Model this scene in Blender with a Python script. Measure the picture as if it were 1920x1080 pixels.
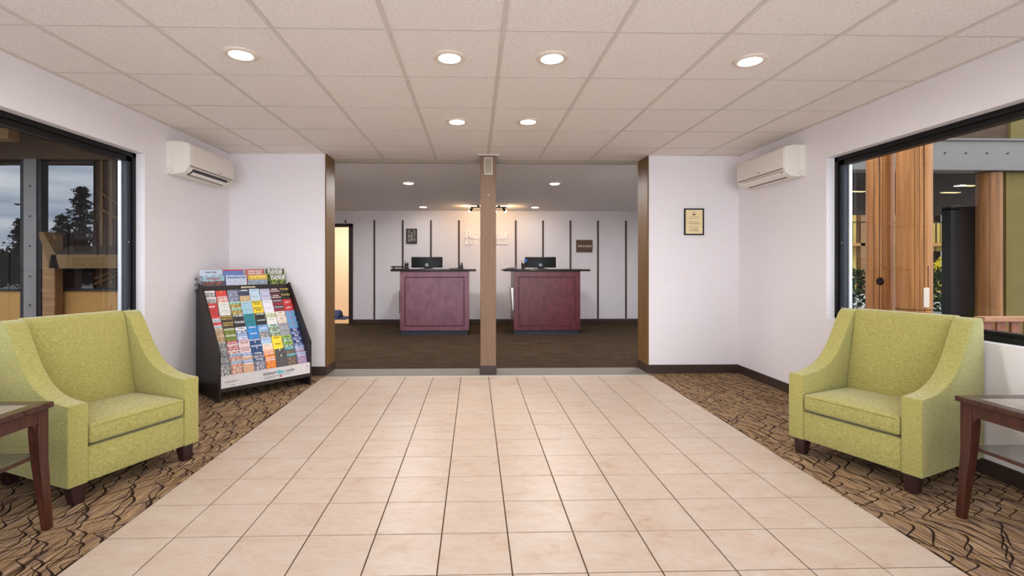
import bpy, bmesh, math, random
from mathutils import Vector, Matrix, Euler

R = math.radians
random.seed(7)
for o in list(bpy.data.objects):
    bpy.data.objects.remove(o)
scene = bpy.context.scene
C = scene.collection

# ------------------------------------------------------------------ camera
cam_d = bpy.data.cameras.new('camera')
cam = bpy.data.objects.new('camera', cam_d)
C.objects.link(cam)
cam.location = (0, 0, 1.25)
cam.rotation_euler = (R(90), 0, -math.atan(23 / 900))
cam_d.sensor_width = 36
cam_d.lens = 900 / 1920 * 36
cam_d.shift_x = 47 / 1920
cam_d.shift_y = -45 / 1920
cam_d.clip_start = 0.05
cam_d.clip_end = 400
scene.camera = cam

# ------------------------------------------------------------------ world (overcast sky with cloud bands)
SKY = 6.0
w = bpy.data.worlds.new('overcast_sky')
scene.world = w
w.use_nodes = True
nt = w.node_tree
nt.nodes.clear()
tc = nt.nodes.new('ShaderNodeTexCoord')
mp = nt.nodes.new('ShaderNodeMapping'); mp.inputs['Scale'].default_value = (2.2, 2.2, 16)
nz = nt.nodes.new('ShaderNodeTexNoise'); nz.inputs['Scale'].default_value = 1.6; nz.inputs['Detail'].default_value = 6
rp = nt.nodes.new('ShaderNodeValToRGB')
rp.color_ramp.elements[0].position = 0.36; rp.color_ramp.elements[0].color = (0.30, 0.38, 0.50, 1)
rp.color_ramp.elements[1].position = 0.62; rp.color_ramp.elements[1].color = (0.90, 0.90, 0.92, 1)
bg = nt.nodes.new('ShaderNodeBackground'); bg.inputs['Strength'].default_value = SKY
wo = nt.nodes.new('ShaderNodeOutputWorld')
nt.links.new(tc.outputs['Generated'], mp.inputs['Vector'])
nt.links.new(mp.outputs[0], nz.inputs['Vector'])
nt.links.new(nz.outputs['Fac'], rp.inputs[0])
nt.links.new(rp.outputs[0], bg.inputs['Color'])
nt.links.new(bg.outputs[0], wo.inputs[0])

scene.view_settings.view_transform = 'Standard'
scene.view_settings.look = 'None'
scene.view_settings.gamma = 1
scene.view_settings.use_curve_mapping = False
scene.view_settings.exposure = 0.35
LOBBY_LAMP = 215        # radiance of the lobby downlight diffusers
BACK_LAMP = 800
TRACK_LAMP = 210
WARM = (1.0, 0.94, 0.87)
try:
    scene.cycles.max_bounces = 12
    scene.cycles.diffuse_bounces = 6
    scene.cycles.transparent_max_bounces = 16
    scene.cycles.sample_clamp_indirect = 8
except Exception:
    pass


# ------------------------------------------------------------------ materials
def lin(c):
    def f(v):
        v /= 255
        return v / 12.92 if v <= 0.04045 else ((v + 0.055) / 1.055) ** 2.4
    return (f(c[0]), f(c[1]), f(c[2]), 1)


class NT:
    """small node-tree writer"""
    def __init__(self, name):
        self.m = bpy.data.materials.new(name)
        self.m.use_nodes = True
        self.t = self.m.node_tree
        self.t.nodes.clear()
        self.out = self.t.nodes.new('ShaderNodeOutputMaterial')

    def n(self, kind, **kw):
        x = self.t.nodes.new(kind)
        for k, v in kw.items():
            if k.startswith('i_'):
                x.inputs[k[2:].replace('_', ' ')].default_value = v
            else:
                setattr(x, k, v)
        return x

    def l(self, a, b):
        self.t.links.new(a, b)

    def math(self, op, a, b=None):
        x = self.t.nodes.new('ShaderNodeMath'); x.operation = op
        for i, v in enumerate((a, b)):
            if v is None:
                continue
            if isinstance(v, (int, float)):
                x.inputs[i].default_value = v
            else:
                self.l(v, x.inputs[i])
        return x.outputs[0]

    def mix(self, fac, a, b):
        x = self.t.nodes.new('ShaderNodeMix'); x.data_type = 'RGBA'
        for i, v in ((0, fac), (6, a), (7, b)):
            if isinstance(v, (int, float, tuple)):
                x.inputs[i].default_value = v
            else:
                self.l(v, x.inputs[i])
        return x.outputs[2]

    def ramp(self, fac, stops, mode='LINEAR'):
        x = self.t.nodes.new('ShaderNodeValToRGB')
        cr = x.color_ramp; cr.interpolation = mode
        while len(cr.elements) < len(stops):
            cr.elements.new(0.5)
        for e, (p, c) in zip(cr.elements, stops):
            e.position = p; e.color = c
        self.l(fac, x.inputs[0])
        return x.outputs[0]

    def bsdf(self, col, rough=0.6, metal=0.0, spec=0.5, bump=None, bstr=0.2, bdist=0.002):
        b = self.t.nodes.new('ShaderNodeBsdfPrincipled')
        if isinstance(col, tuple):
            b.inputs['Base Color'].default_value = col
        else:
            self.l(col, b.inputs['Base Color'])
        if isinstance(rough, (int, float)):
            b.inputs['Roughness'].default_value = rough
        else:
            self.l(rough, b.inputs['Roughness'])
        b.inputs['Metallic'].default_value = metal
        b.inputs['Specular IOR Level'].default_value = spec
        if bump is not None:
            u = self.t.nodes.new('ShaderNodeBump')
            u.inputs['Strength'].default_value = bstr
            u.inputs['Distance'].default_value = bdist
            self.l(bump, u.inputs['Height'])
            self.l(u.outputs[0], b.inputs['Normal'])
        self.l(b.outputs[0], self.out.inputs[0])
        return self.m


_plain = {}
def plain(c, rough=0.6, metal=0.0, spec=0.5, var=0.06, scale=14.0, bump=0.0):
    """plain colour with a faint procedural mottling"""
    key = (tuple(c), rough, metal, spec, var, scale, bump)
    if key in _plain:
        return _plain[key]
    k = NT('tone_%d_%d_%d' % tuple(int(v) for v in c))
    tx = k.n('ShaderNodeTexCoord')
    nz = k.n('ShaderNodeTexNoise', i_Scale=scale, i_Detail=4.0)
    k.l(tx.outputs['Object'], nz.inputs['Vector'])
    a = lin(c)
    lo = tuple(v * (1 - var) for v in a[:3]) + (1,)
    hi = tuple(min(1, v * (1 + var)) for v in a[:3]) + (1,)
    col = k.ramp(nz.outputs['Fac'], [(0.3, lo), (0.7, hi)])
    m = k.bsdf(col, rough, metal, spec, nz.outputs['Fac'] if bump else None, bump, 0.003)
    _plain[key] = m
    return m


def emit(name, c, s):
    k = NT(name)
    e = k.n('ShaderNodeEmission'); e.inputs[0].default_value = tuple(c) + (1,); e.inputs[1].default_value = s
    k.l(e.outputs[0], k.out.inputs[0])
    return k.m


def wall_paint(name, c):
    k = NT(name)
    g = k.n('ShaderNodeNewGeometry')
    mp = k.n('ShaderNodeMapping'); mp.inputs['Scale'].default_value = (3, 3, 60)
    k.l(g.outputs['Position'], mp.inputs[0])
    nz = k.n('ShaderNodeTexNoise', i_Scale=2.0, i_Detail=5.0)
    k.l(mp.outputs[0], nz.inputs[0])
    a = lin(c)
    col = k.ramp(nz.outputs['Fac'], [(0.3, tuple(v * 0.965 for v in a[:3]) + (1,)), (0.7, a)])
    return k.bsdf(col, 0.62, 0, 0.3, nz.outputs['Fac'], 0.12, 0.002)


def ceiling_panel_mat():
    k = NT('mineral_fibre_panel')
    g = k.n('ShaderNodeNewGeometry')
    nz = k.n('ShaderNodeTexNoise', i_Scale=95.0, i_Detail=3.0)
    k.l(g.outputs['Position'], nz.inputs[0])
    vo = k.n('ShaderNodeTexNoise', i_Scale=210.0, i_Detail=1.0)
    k.l(g.outputs['Position'], vo.inputs[0])
    col = k.ramp(nz.outputs['Fac'], [(0.32, lin((226, 217, 210))), (0.6, lin((240, 234, 228)))])
    pin = k.ramp(vo.outputs['Fac'], [(0.255, lin((105, 96, 90))), (0.30, (1, 1, 1, 1))])
    mx = k.n('ShaderNodeMix', data_type='RGBA', blend_type='MULTIPLY')
    mx.inputs[0].default_value = 0.8
    k.l(col, mx.inputs[6]); k.l(pin, mx.inputs[7])
    return k.bsdf(mx.outputs[2], 0.9, 0, 0.1, nz.outputs['Fac'], 0.5, 0.003)


def popcorn_mat():
    k = NT('textured_ceiling_paint')
    g = k.n('ShaderNodeNewGeometry')
    nz = k.n('ShaderNodeTexNoise', i_Scale=60.0, i_Detail=4.0)
    k.l(g.outputs['Position'], nz.inputs[0])
    col = k.ramp(nz.outputs['Fac'], [(0.3, lin((212, 209, 208))), (0.7, lin((240, 238, 237)))])
    return k.bsdf(col, 0.9, 0, 0.1, nz.outputs['Fac'], 0.8, 0.01)


def tile_mat():
    k = NT('beige_ceramic_tile')
    g = k.n('ShaderNodeNewGeometry')
    oi = k.n('ShaderNodeObjectInfo')
    ad = k.n('ShaderNodeVectorMath', operation='ADD')
    sc = k.n('ShaderNodeVectorMath', operation='SCALE'); sc.inputs[3].default_value = 37.0
    cb = k.n('ShaderNodeCombineXYZ')
    k.l(oi.outputs['Random'], cb.inputs[0]); k.l(oi.outputs['Random'], cb.inputs[2])
    k.l(cb.outputs[0], sc.inputs[0])
    k.l(g.outputs['Position'], ad.inputs[0]); k.l(sc.outputs[0], ad.inputs[1])
    mp = k.n('ShaderNodeMapping'); mp.inputs['Scale'].default_value = (1, 1.7, 1)
    k.l(ad.outputs[0], mp.inputs[0])
    n1 = k.n('ShaderNodeTexNoise', i_Scale=5.5, i_Detail=7.0, i_Roughness=0.68, i_Distortion=0.5)
    k.l(mp.outputs[0], n1.inputs[0])
    n2 = k.n('ShaderNodeTexNoise', i_Scale=26.0, i_Detail=5.0)
    k.l(mp.outputs[0], n2.inputs[0])
    c1 = k.ramp(n1.outputs['Fac'], [(0.28, lin((160, 128, 103))), (0.43, lin((180, 158, 138))), (0.6, lin((187, 171, 155))), (0.78, lin((195, 183, 170)))])
    c2 = k.ramp(n2.outputs['Fac'], [(0.3, lin((177, 154, 133))), (0.6, lin((192, 178, 164)))])
    col = k.mix(0.35, c1, c2)
    ro = k.n('ShaderNodeMapRange'); ro.inputs[3].default_value = 0.30; ro.inputs[4].default_value = 0.46
    k.l(n2.outputs['Fac'], ro.inputs[0])
    return k.bsdf(col, ro.outputs[0], 0, 0.4, n1.outputs['Fac'], 0.05, 0.002)


def carpet_mat(name, along_y=True, dim=1.0, line=1.0):
    """fine stripes of beige, ochre, mauve and black crossed by kinked wavy lines"""
    k = NT(name)
    g = k.n('ShaderNodeNewGeometry')
    sp = k.n('ShaderNodeSeparateXYZ'); k.l(g.outputs['Position'], sp.inputs[0])
    x, y = (sp.outputs[0], sp.outputs[1]) if along_y else (sp.outputs[1], sp.outputs[0])
    def vec(a, b):
        c = k.n('ShaderNodeCombineXYZ'); k.l(a, c.inputs[0]); k.l(b, c.inputs[1]); return c.outputs[0]
    def noise(v, sc, det):
        n_ = k.n('ShaderNodeTexNoise', i_Scale=sc, i_Detail=det); k.l(v, n_.inputs[0]); return n_.outputs['Fac']
    wob = noise(g.outputs['Position'], 6.0, 2.0)
    xs = k.math('ADD', x, k.math('MULTIPLY', k.math('SUBTRACT', wob, 0.5), 0.012))
    st = noise(vec(k.math('MULTIPLY', xs, 210.0), k.math('MULTIPLY', y, 2.2)), 1.0, 2.0)
    tone = noise(vec(k.math('MULTIPLY', xs, 42.0), k.math('MULTIPLY', y, 6.0)), 1.0, 2.0)
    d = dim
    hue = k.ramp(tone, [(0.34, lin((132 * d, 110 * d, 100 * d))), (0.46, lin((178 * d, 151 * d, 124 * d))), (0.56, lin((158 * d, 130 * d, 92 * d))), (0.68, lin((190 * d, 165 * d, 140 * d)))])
    dark = k.ramp(st, [(0.36, lin((70, 56, 47))), (0.47, lin((196, 188, 180))), (0.60, (1, 1, 1, 1))])
    mx = k.n('ShaderNodeMix', data_type='RGBA', blend_type='MULTIPLY'); mx.inputs[0].default_value = 0.95
    k.l(hue, mx.inputs[6]); k.l(dark, mx.inputs[7])
    # dark lines: three families, one line per cell, each line with a phase of its own
    P, L, A = 0.165, 0.235, 0.050
    slow = noise(vec(k.math('MULTIPLY', x, 0.7), k.math('MULTIPLY', y, 1.6)), 1.0, 0.0)
    msk = None
    for q in range(3):
        t_ = k.math('ADD', k.math('MULTIPLY', x, 1 / P), 0.13 + q / 3)
        cell = k.math('FLOOR', t_)
        wn = k.n('ShaderNodeTexWhiteNoise', noise_dimensions='1D')
        k.l(k.math('ADD', cell, 17.3 * (q + 1)), wn.inputs['W'])
        ph = k.math('ADD', k.math('MULTIPLY', y, 2 * math.pi / (L * (1 + 0.13 * q))), k.math('ADD', k.math('MULTIPLY', wn.outputs['Value'], 6.283), k.math('MULTIPLY', slow, 9.0)))
        w2 = k.math('MULTIPLY', k.math('SINE', k.math('ADD', k.math('MULTIPLY', ph, 2.0), 0.9)), 0.40)
        disp = k.math('MULTIPLY', k.math('ADD', k.math('SINE', ph), w2), A / P)
        dd = k.math('ABSOLUTE', k.math('SUBTRACT', k.math('SUBTRACT', k.math('FRACT', t_), 0.5), disp))
        cs = k.math('COSINE', ph)
        wd = k.math('ADD', 0.016 * line, k.math('MULTIPLY', k.math('MULTIPLY', cs, cs), 0.030 * line))
        m1 = k.math('LESS_THAN', dd, wd)
        msk = m1 if msk is None else k.math('MAXIMUM', msk, m1)
    col = k.mix(k.math('MULTIPLY', msk, 0.93), mx.outputs[2], lin((32, 20, 17)))
    fz = noise(g.outputs['Position'], 420.0, 1.0)
    return k.bsdf(col, 0.95, 0, 0.05, fz, 0.7, 0.005)


def fabric_mat():
    k = NT('lime_woven_fabric')
    tx = k.n('ShaderNodeTexCoord')
    outs = []
    for sc in ((420, 420, 60), (60, 60, 420)):
        mp = k.n('ShaderNodeMapping'); mp.inputs['Scale'].default_value = sc
        k.l(tx.outputs['Object'], mp.inputs[0])
        nz = k.n('ShaderNodeTexNoise', i_Scale=1.0, i_Detail=2.0)
        k.l(mp.outputs[0], nz.inputs[0]); outs.append(nz.outputs['Fac'])
    s = k.math('MULTIPLY', k.math('ADD', outs[0], outs[1]), 0.5)
    col = k.ramp(s, [(0.30, lin((126, 120, 62))), (0.5, lin((156, 149, 84))), (0.70, lin((182, 175, 110)))])
    b = k.t.nodes.new('ShaderNodeBsdfPrincipled')
    k.l(col, b.inputs['Base Color']); b.inputs['Roughness'].default_value = 0.92
    b.inputs['Specular IOR Level'].default_value = 0.15
    b.inputs['Sheen Weight'].default_value = 0.25
    u = k.n('ShaderNodeBump', i_Strength=0.35, i_Distance=0.002); k.l(s, u.inputs['Height'])
    k.l(u.outputs[0], b.inputs['Normal']); k.l(b.outputs[0], k.out.inputs[0])
    return k.m


def wood_mat(name, dark, light, scale=(40, 40, 2.5), rough=0.4, ring=1.0, bump=0.08):
    k = NT(name)
    tx = k.n('ShaderNodeTexCoord')
    mp = k.n('ShaderNodeMapping'); mp.inputs['Scale'].default_value = scale
    k.l(tx.outputs['Object'], mp.inputs[0])
    nz = k.n('ShaderNodeTexNoise', i_Scale=ring, i_Detail=6.0, i_Roughness=0.6, i_Distortion=0.4)
    k.l(mp.outputs[0], nz.inputs[0])
    col = k.ramp(nz.outputs['Fac'], [(0.32, lin(dark)), (0.66, lin(light))])
    return k.bsdf(col, rough, 0, 0.45, nz.outputs['Fac'], bump, 0.004)


def glass_mat(name, tint, refl=1.0):
    k = NT(name)
    tr = k.n('ShaderNodeBsdfTransparent'); tr.inputs[0].default_value = tuple(tint) + (1,)
    gl = k.n('ShaderNodeBsdfGlossy'); gl.inputs['Roughness'].default_value = 0.0
    fr = k.n('ShaderNodeFresnel'); fr.inputs[0].default_value = 1.5
    mx = k.n('ShaderNodeMixShader')
    ge = k.n('ShaderNodeNewGeometry')
    outer = k.math('SUBTRACT', 1.0, ge.outputs['Backfacing'])      # reflect once, at the outer face of the slab
    k.l(k.math('MULTIPLY', k.math('MULTIPLY', fr.outputs[0], refl), outer), mx.inputs[0])
    k.l(tr.outputs[0], mx.inputs[1]); k.l(gl.outputs[0], mx.inputs[2])
    k.l(mx.outputs[0], k.out.inputs[0])
    return k.m


def print_mat(cols, band=0.03, noise=62.0):
    """printed leaflet: plain head band, below it a picture of two tones (flat print)"""
    key = ('print', cols, band, noise)
    if key in _plain:
        return _plain[key]
    k = NT('leaflet_print')
    tx = k.n('ShaderNodeTexCoord')
    sp = k.n('ShaderNodeSeparateXYZ'); k.l(tx.outputs['Object'], sp.inputs[0])
    nz = k.n('ShaderNodeTexNoise', i_Scale=noise, i_Detail=4.0); k.l(tx.outputs['Object'], nz.inputs[0])
    pic = k.ramp(nz.outputs['Fac'], [(0.40, lin(cols[1])), (0.58, lin(cols[2]))])
    edge = k.math('ADD', sp.outputs[2], k.math('MULTIPLY', k.math('SUBTRACT', nz.outputs['Fac'], 0.5), 0.018))
    f = k.math('GREATER_THAN', edge, -band)
    head = k.ramp(nz.outputs['Fac'], [(0.3, tuple(v * 0.88 for v in lin(cols[0])[:3]) + (1,)), (0.7, lin(cols[0]))])
    col = k.mix(f, pic, head)
    m = k.bsdf(col, 0.35, 0, 0.4)
    _plain[key] = m
    return m


M = {}
M['wall'] = wall_paint('white_wall_paint', (234, 230, 233))
M['wall_back'] = wall_paint('white_panel_paint', (226, 224, 229))
M['corridor'] = wall_paint('cream_corridor_paint', (226, 205, 172))
M['panel'] = ceiling_panel_mat()
M['tbar'] = plain((212, 204, 196), 0.5, 0, 0.3, 0.03)
M['popcorn'] = popcorn_mat()
M['tile'] = tile_mat()
M['grout'] = plain((84, 66, 54), 0.9, 0, 0.1, 0.15, 60)
M['carpet'] = carpet_mat('wavy_striped_carpet', True, 1.04)
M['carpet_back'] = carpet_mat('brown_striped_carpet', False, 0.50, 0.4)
M['threshold'] = plain((118, 112, 107), 0.5, 0, 0.4, 0.1, 20)
M['thresh_edge'] = plain((205, 198, 190), 0.35, 0.6, 0.5, 0.03)
M['base'] = plain((62, 46, 40), 0.5, 0, 0.4, 0.1)
M['jamb'] = wood_mat('brown_jamb_paint', (104, 76, 40), (116, 86, 48), (12, 12, 2), 0.5)
M['column'] = wood_mat('tan_column_paint', (116, 90, 68), (127, 100, 78), (9, 9, 2), 0.55, 1, 0.03)
M['fabric'] = fabric_mat()
M['darkwood'] = wood_mat('espresso_wood', (30, 14, 14), (52, 26, 24), (60, 60, 4), 0.35)
M['redwood'] = wood_mat('mahogany_wood', (46, 21, 13), (76, 37, 24), (50, 50, 3), 0.32)
M['tabletopwood'] = wood_mat('dark_walnut_wood', (46, 24, 18), (74, 42, 32), (4, 40, 40), 0.25)
M['stone'] = plain((150, 138, 128), 0.22, 0, 0.5, 0.22, 9)
M['shelf'] = plain((96, 88, 82), 0.12, 0, 0.6, 0.12, 6)
M['rack'] = wood_mat('black_brown_laminate', (32, 24, 23), (46, 35, 33), (5, 5, 50), 0.38)
M['white'] = plain((232, 230, 228), 0.4, 0, 0.4, 0.03)
M['paper'] = plain((236, 236, 238), 0.6, 0, 0.2, 0.03)
M['acwhite'] = plain((228, 222, 213), 0.35, 0, 0.45, 0.015)
M['acgrey'] = plain((150, 140, 124), 0.4, 0, 0.4, 0.02)
M['black'] = plain((18, 17, 18), 0.4, 0, 0.45, 0.1)
M['softblack'] = plain((30, 29, 31), 0.55, 0, 0.4, 0.1)
M['frame'] = plain((14, 13, 14), 0.4, 0, 0.25, 0.1)
M['slate'] = plain((50, 55, 64), 0.45, 0.1, 0.5, 0.08)
M['alu'] = plain((225, 226, 232), 0.3, 0.5, 0.5, 0.03)
M['steel'] = plain((112, 106, 104), 0.5, 0.3, 0.4, 0.08, 30, 0.1)
M['steelbeam'] = plain((114, 111, 105), 0.55, 0.2, 0.4, 0.08, 40, 0.1)
M['glass'] = glass_mat('tinted_window_glass', (0.72, 0.73, 0.73))
M['desk_left'] = wood_mat('plum_stained_wood', (92, 50, 64), (116, 72, 87), (8, 8, 5), 0.32)
M['desk_right'] = wood_mat('burgundy_stained_wood', (68, 20, 28), (96, 38, 44), (14, 14, 6), 0.3)
M['desk_groove'] = plain((74, 22, 34), 0.4, 0, 0.4, 0.1)
M['plinth'] = plain((34, 40, 52), 0.5, 0, 0.4, 0.1)
M['counter'] = plain((26, 18, 18), 0.25, 0, 0.5, 0.1)
M['monitor'] = plain((12, 13, 16), 0.38, 0, 0.22, 0.06)
M['silver'] = plain((190, 192, 196), 0.3, 0.6, 0.5, 0.03)
M['batten'] = plain((76, 60, 54), 0.5, 0, 0.4, 0.1)
M['doorframe'] = plain((52, 38, 34), 0.45, 0, 0.4, 0.1)
M['gold'] = plain((238, 218, 170), 0.4, 0.05, 0.5, 0.08, 10)
M['ink'] = plain((58, 46, 36), 0.6, 0, 0.2, 0.02)
M['signwhite'] = plain((252, 251, 252), 0.4, 0, 0.4, 0.01)
M['brownplank'] = wood_mat('weathered_sign_wood', (74, 56, 40), (100, 78, 56), (3, 30, 30), 0.6)
M['log'] = wood_mat('stained_log_wood', (140, 84, 32), (188, 126, 62), (16, 16, 0.7), 0.55, 1.3, 0.5)
M['logshaded'] = wood_mat('shaded_log_wood', (108, 66, 26), (150, 98, 46), (16, 16, 0.7), 0.55, 1.3, 0.5)  # same log wood, porch shade put into a darker tone
M['tanwood'] = wood_mat('tan_timber', (104, 72, 36), (136, 98, 54), (2, 30, 30), 0.6, 1, 0.2)
M['tanwall'] = plain((156, 116, 64), 0.8, 0, 0.2, 0.08, 5)
M['darkbrown'] = plain((58, 42, 32), 0.7, 0, 0.2, 0.15, 6)
M['darkbrown2'] = plain((76, 58, 42), 0.7, 0, 0.2, 0.15, 6)
M['brownbatten'] = plain((98, 74, 42), 0.7, 0, 0.2, 0.1, 6)
M['shingle'] = plain((46, 36, 34), 0.9, 0, 0.1, 0.3, 20)
M['olive'] = plain((108, 94, 48), 0.7, 0, 0.2, 0.08, 5)
M['yellowwall'] = plain((206, 178, 92), 0.8, 0, 0.2, 0.06, 3)
M['concrete'] = plain((150, 147, 143), 0.9, 0, 0.1, 0.2, 4)  # pale ground tone, chosen to bounce daylight up into the lobby
M['leafdark'] = plain((26, 32, 22), 0.8, 0, 0.1, 0.4, 6)
M['leafgreen'] = plain((46, 62, 30), 0.8, 0, 0.1, 0.4, 8)
M['leafyellow'] = plain((190, 170, 40), 0.8, 0, 0.1, 0.2, 8)
M['bark'] = plain((40, 32, 27), 0.9, 0, 0.1, 0.3, 10)
M['darkpane'] = plain((14, 12, 12), 0.04, 0, 0.9, 0.1)
k = NT('dark_mirror_glass')
df = k.n('ShaderNodeBsdfDiffuse'); df.inputs[0].default_value = (0.012, 0.010, 0.010, 1)
gl = k.n('ShaderNodeBsdfGlossy'); gl.inputs['Roughness'].default_value = 0.01; gl.inputs[0].default_value = (0.95, 0.97, 1, 1)
mx = k.n('ShaderNodeMixShader'); mx.inputs[0].default_value = 0.17
k.l(df.outputs[0], mx.inputs[1]); k.l(gl.outputs[0], mx.inputs[2]); k.l(mx.outputs[0], k.out.inputs[0])
M['darkpane'] = k.m
M['blue'] = plain((40, 110, 190), 0.4, 0, 0.4, 0.03)
M['bluecloth'] = plain((44, 56, 92), 0.8, 0, 0.2, 0.15)
M['corridorfloor'] = plain((196, 164, 122), 0.5, 0, 0.4, 0.08)
M['lamp'] = emit('warm_diffuser_glow', WARM, LOBBY_LAMP)
M['lampback'] = emit('warm_back_diffuser_glow', (1.0, 0.97, 0.95), BACK_LAMP)
M['lampfar'] = emit('soft_far_diffuser_glow', (1.0, 0.95, 0.9), BACK_LAMP * 0.08)
M['bulb'] = emit('track_bulb_glow', (1.0, 0.62, 0.30), TRACK_LAMP)
M['glowstrip'] = emit('porch_strip_glow', (1.0, 0.78, 0.40), 2.2)
M['ring'] = plain((226, 212, 198), 0.4, 0, 0.4, 0.02)


# ------------------------------------------------------------------ mesh helpers
class MB:
    def __init__(self):
        self.v = []; self.f = []

    def add(self, vs, fs):
        n = len(self.v)
        self.v += [tuple(p) for p in vs]
        self.f += [tuple(i + n for i in q) for q in fs]
        return self

    def box(self, x0, x1, y0, y1, z0, z1):
        vs = [(x0, y0, z0), (x1, y0, z0), (x1, y1, z0), (x0, y1, z0), (x0, y0, z1), (x1, y0, z1), (x1, y1, z1), (x0, y1, z1)]
        return self.add(vs, [(0, 3, 2, 1), (4, 5, 6, 7), (0, 1, 5, 4), (1, 2, 6, 5), (2, 3, 7, 6), (3, 0, 4, 7)])

    def hexa(self, bottom, top):
        """8 corners: four below (counter-clockwise), four above"""
        return self.add(list(bottom) + list(top), [(0, 3, 2, 1), (4, 5, 6, 7), (0, 1, 5, 4), (1, 2, 6, 5), (2, 3, 7, 6), (3, 0, 4, 7)])

    def prism(self, poly, a, b, axis='x'):
        """extrude a 2-D outline along an axis; x: (y,z), y: (x,z), z: (x,y)"""
        def P(p, t):
            return {'x': (t, p[0], p[1]), 'y': (p[0], t, p[1]), 'z': (p[0], p[1], t)}[axis]
        n = len(poly)
        vs = [P(p, a) for p in poly] + [P(p, b) for p in poly]
        fs = [tuple(range(n)), tuple(range(2 * n - 1, n - 1, -1))]
        fs += [(i, i + n, (i + 1) % n + n, (i + 1) % n) for i in range(n)]
        return self.add(vs, fs)

    def lathe(self, prof, n=24, c=(0, 0, 0), axis='z', close=False):
        vs = []
        for r, h in prof:
            for i in range(n):
                a = 2 * math.pi * i / n
                p = {'z': (r * math.cos(a), r * math.sin(a), h), 'y': (r * math.cos(a), h, r * math.sin(a)), 'x': (h, r * math.cos(a), r * math.sin(a))}[axis]
                vs.append((p[0] + c[0], p[1] + c[1], p[2] + c[2]))
        fs = []
        m = len(prof)
        for j in range(m - 1 + (1 if close else 0)):
            for i in range(n):
                k = (i + 1) % n; jj = (j + 1) % m
                fs.append((j * n + i, j * n + k, jj * n + k, jj * n + i))
        if not close:
            fs.append(tuple(range(n))[::-1]); fs.append(tuple((m - 1) * n + i for i in range(n)))
        return self.add(vs, fs)

    def tube(self, a, b, r0, r1=None, n=10):
        r1 = r0 if r1 is None else r1
        a = Vector(a); b = Vector(b); d = (b - a).normalized()
        u = d.orthogonal().normalized(); v = d.cross(u)
        vs = [a + (u * math.cos(t) + v * math.sin(t)) * r0 for t in [2 * math.pi * i / n for i in range(n)]]
        vs += [b + (u * math.cos(t) + v * math.sin(t)) * r1 for t in [2 * math.pi * i / n for i in range(n)]]
        fs = [(i, (i + 1) % n, (i + 1) % n + n, i + n) for i in range(n)]
        fs += [tuple(range(n))[::-1], tuple(range(n, 2 * n))]
        return self.add(vs, fs)

    def ball(self, c, r, n=12, m=8):
        prof = [(r * math.sin(math.pi * (j + 0.001) / m) if 0 < j < m else r * 0.02, -r * math.cos(math.pi * j / m)) for j in range(m + 1)]
        return self.lathe(prof, n, c)

    def mesh(self, name, mat=None, bevel=0, seg=2, smooth=None, subdiv=0):
        me = bpy.data.meshes.new(name)
        me.from_pydata(self.v, [], self.f)
        bm = bmesh.new(); bm.from_mesh(me)
        bmesh.ops.recalc_face_normals(bm, faces=bm.faces)
        if bevel:
            es = [e for e in bm.edges if len(e.link_faces) == 2 and e.calc_face_angle(0) > R(24)]
            bmesh.ops.bevel(bm, geom=es, offset=bevel, segments=seg, profile=0.5, affect='EDGES', clamp_overlap=True)
        bm.to_mesh(me); bm.free()
        if smooth is not None:
            for p in me.polygons:
                p.use_smooth = True
            me.set_sharp_from_angle(angle=R(smooth))
        if mat:
            me.materials.append(mat)
        return me

    def obj(self, name, mat=None, parent=None, **kw):
        return link(name, self.mesh(name, mat, **kw), parent)


def link(name, data, parent=None):
    o = bpy.data.objects.new(name, data)
    C.objects.link(o)
    if parent:
        o.parent = parent
    return o


def tag(o, label=None, cat=None, group=None, kind=None):
    if label: o['label'] = label
    if cat: o['category'] = cat
    if group: o['group'] = group
    if kind: o['kind'] = kind
    return o


def thing(name, label, cat, loc=(0, 0, 0), rz=0, group=None, kind=None):
    o = link(name, None)
    o.location = loc; o.rotation_euler = (0, 0, rz)
    return tag(o, label, cat, group, kind)


def B(*a):
    return MB().box(*a)


def text(name, s, size, mat, parent, loc, rot=(math.pi / 2, 0, 0), bold=0.0, align='CENTER', xs=1.0, ext=0.0003):
    cu = bpy.data.curves.new(name, 'FONT')
    cu.body = s; cu.size = size; cu.align_x = align; cu.align_y = 'CENTER'
    cu.extrude = ext; cu.offset = bold; cu.resolution_u = 2
    cu.materials.append(mat)
    tmp = bpy.data.objects.new(name, cu); C.objects.link(tmp)
    bpy.context.view_layer.update()
    me = bpy.data.meshes.new_from_object(tmp.evaluated_get(bpy.context.evaluated_depsgraph_get()))
    bpy.data.objects.remove(tmp)
    me.name = name
    if not me.materials: me.materials.append(mat)
    o = link(name, me, parent)
    o.location = loc; o.rotation_euler = rot; o.scale = (xs, 1, 1)
    return o


def dup(root, parent=None):
    c = root.copy(); C.objects.link(c)
    if parent: c.parent = parent
    for ch in list(root.children):
        dup(ch, c)
    return c


def struct(o, label, cat):
    return tag(o, label, cat, kind='structure')


# ------------------------------------------------------------------ room shell
XL, XR = -2.74, 3.03           # side walls
YF, YB = 5.43, 5.75            # partition with the wide opening
OL, OR_ = -1.675, 1.984        # opening edges
YN, YE = -1.3, 10.1            # rear wall, far wall of the reception
HC = 2.49
BL, BR = -3.7, 4.3             # reception width

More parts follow.
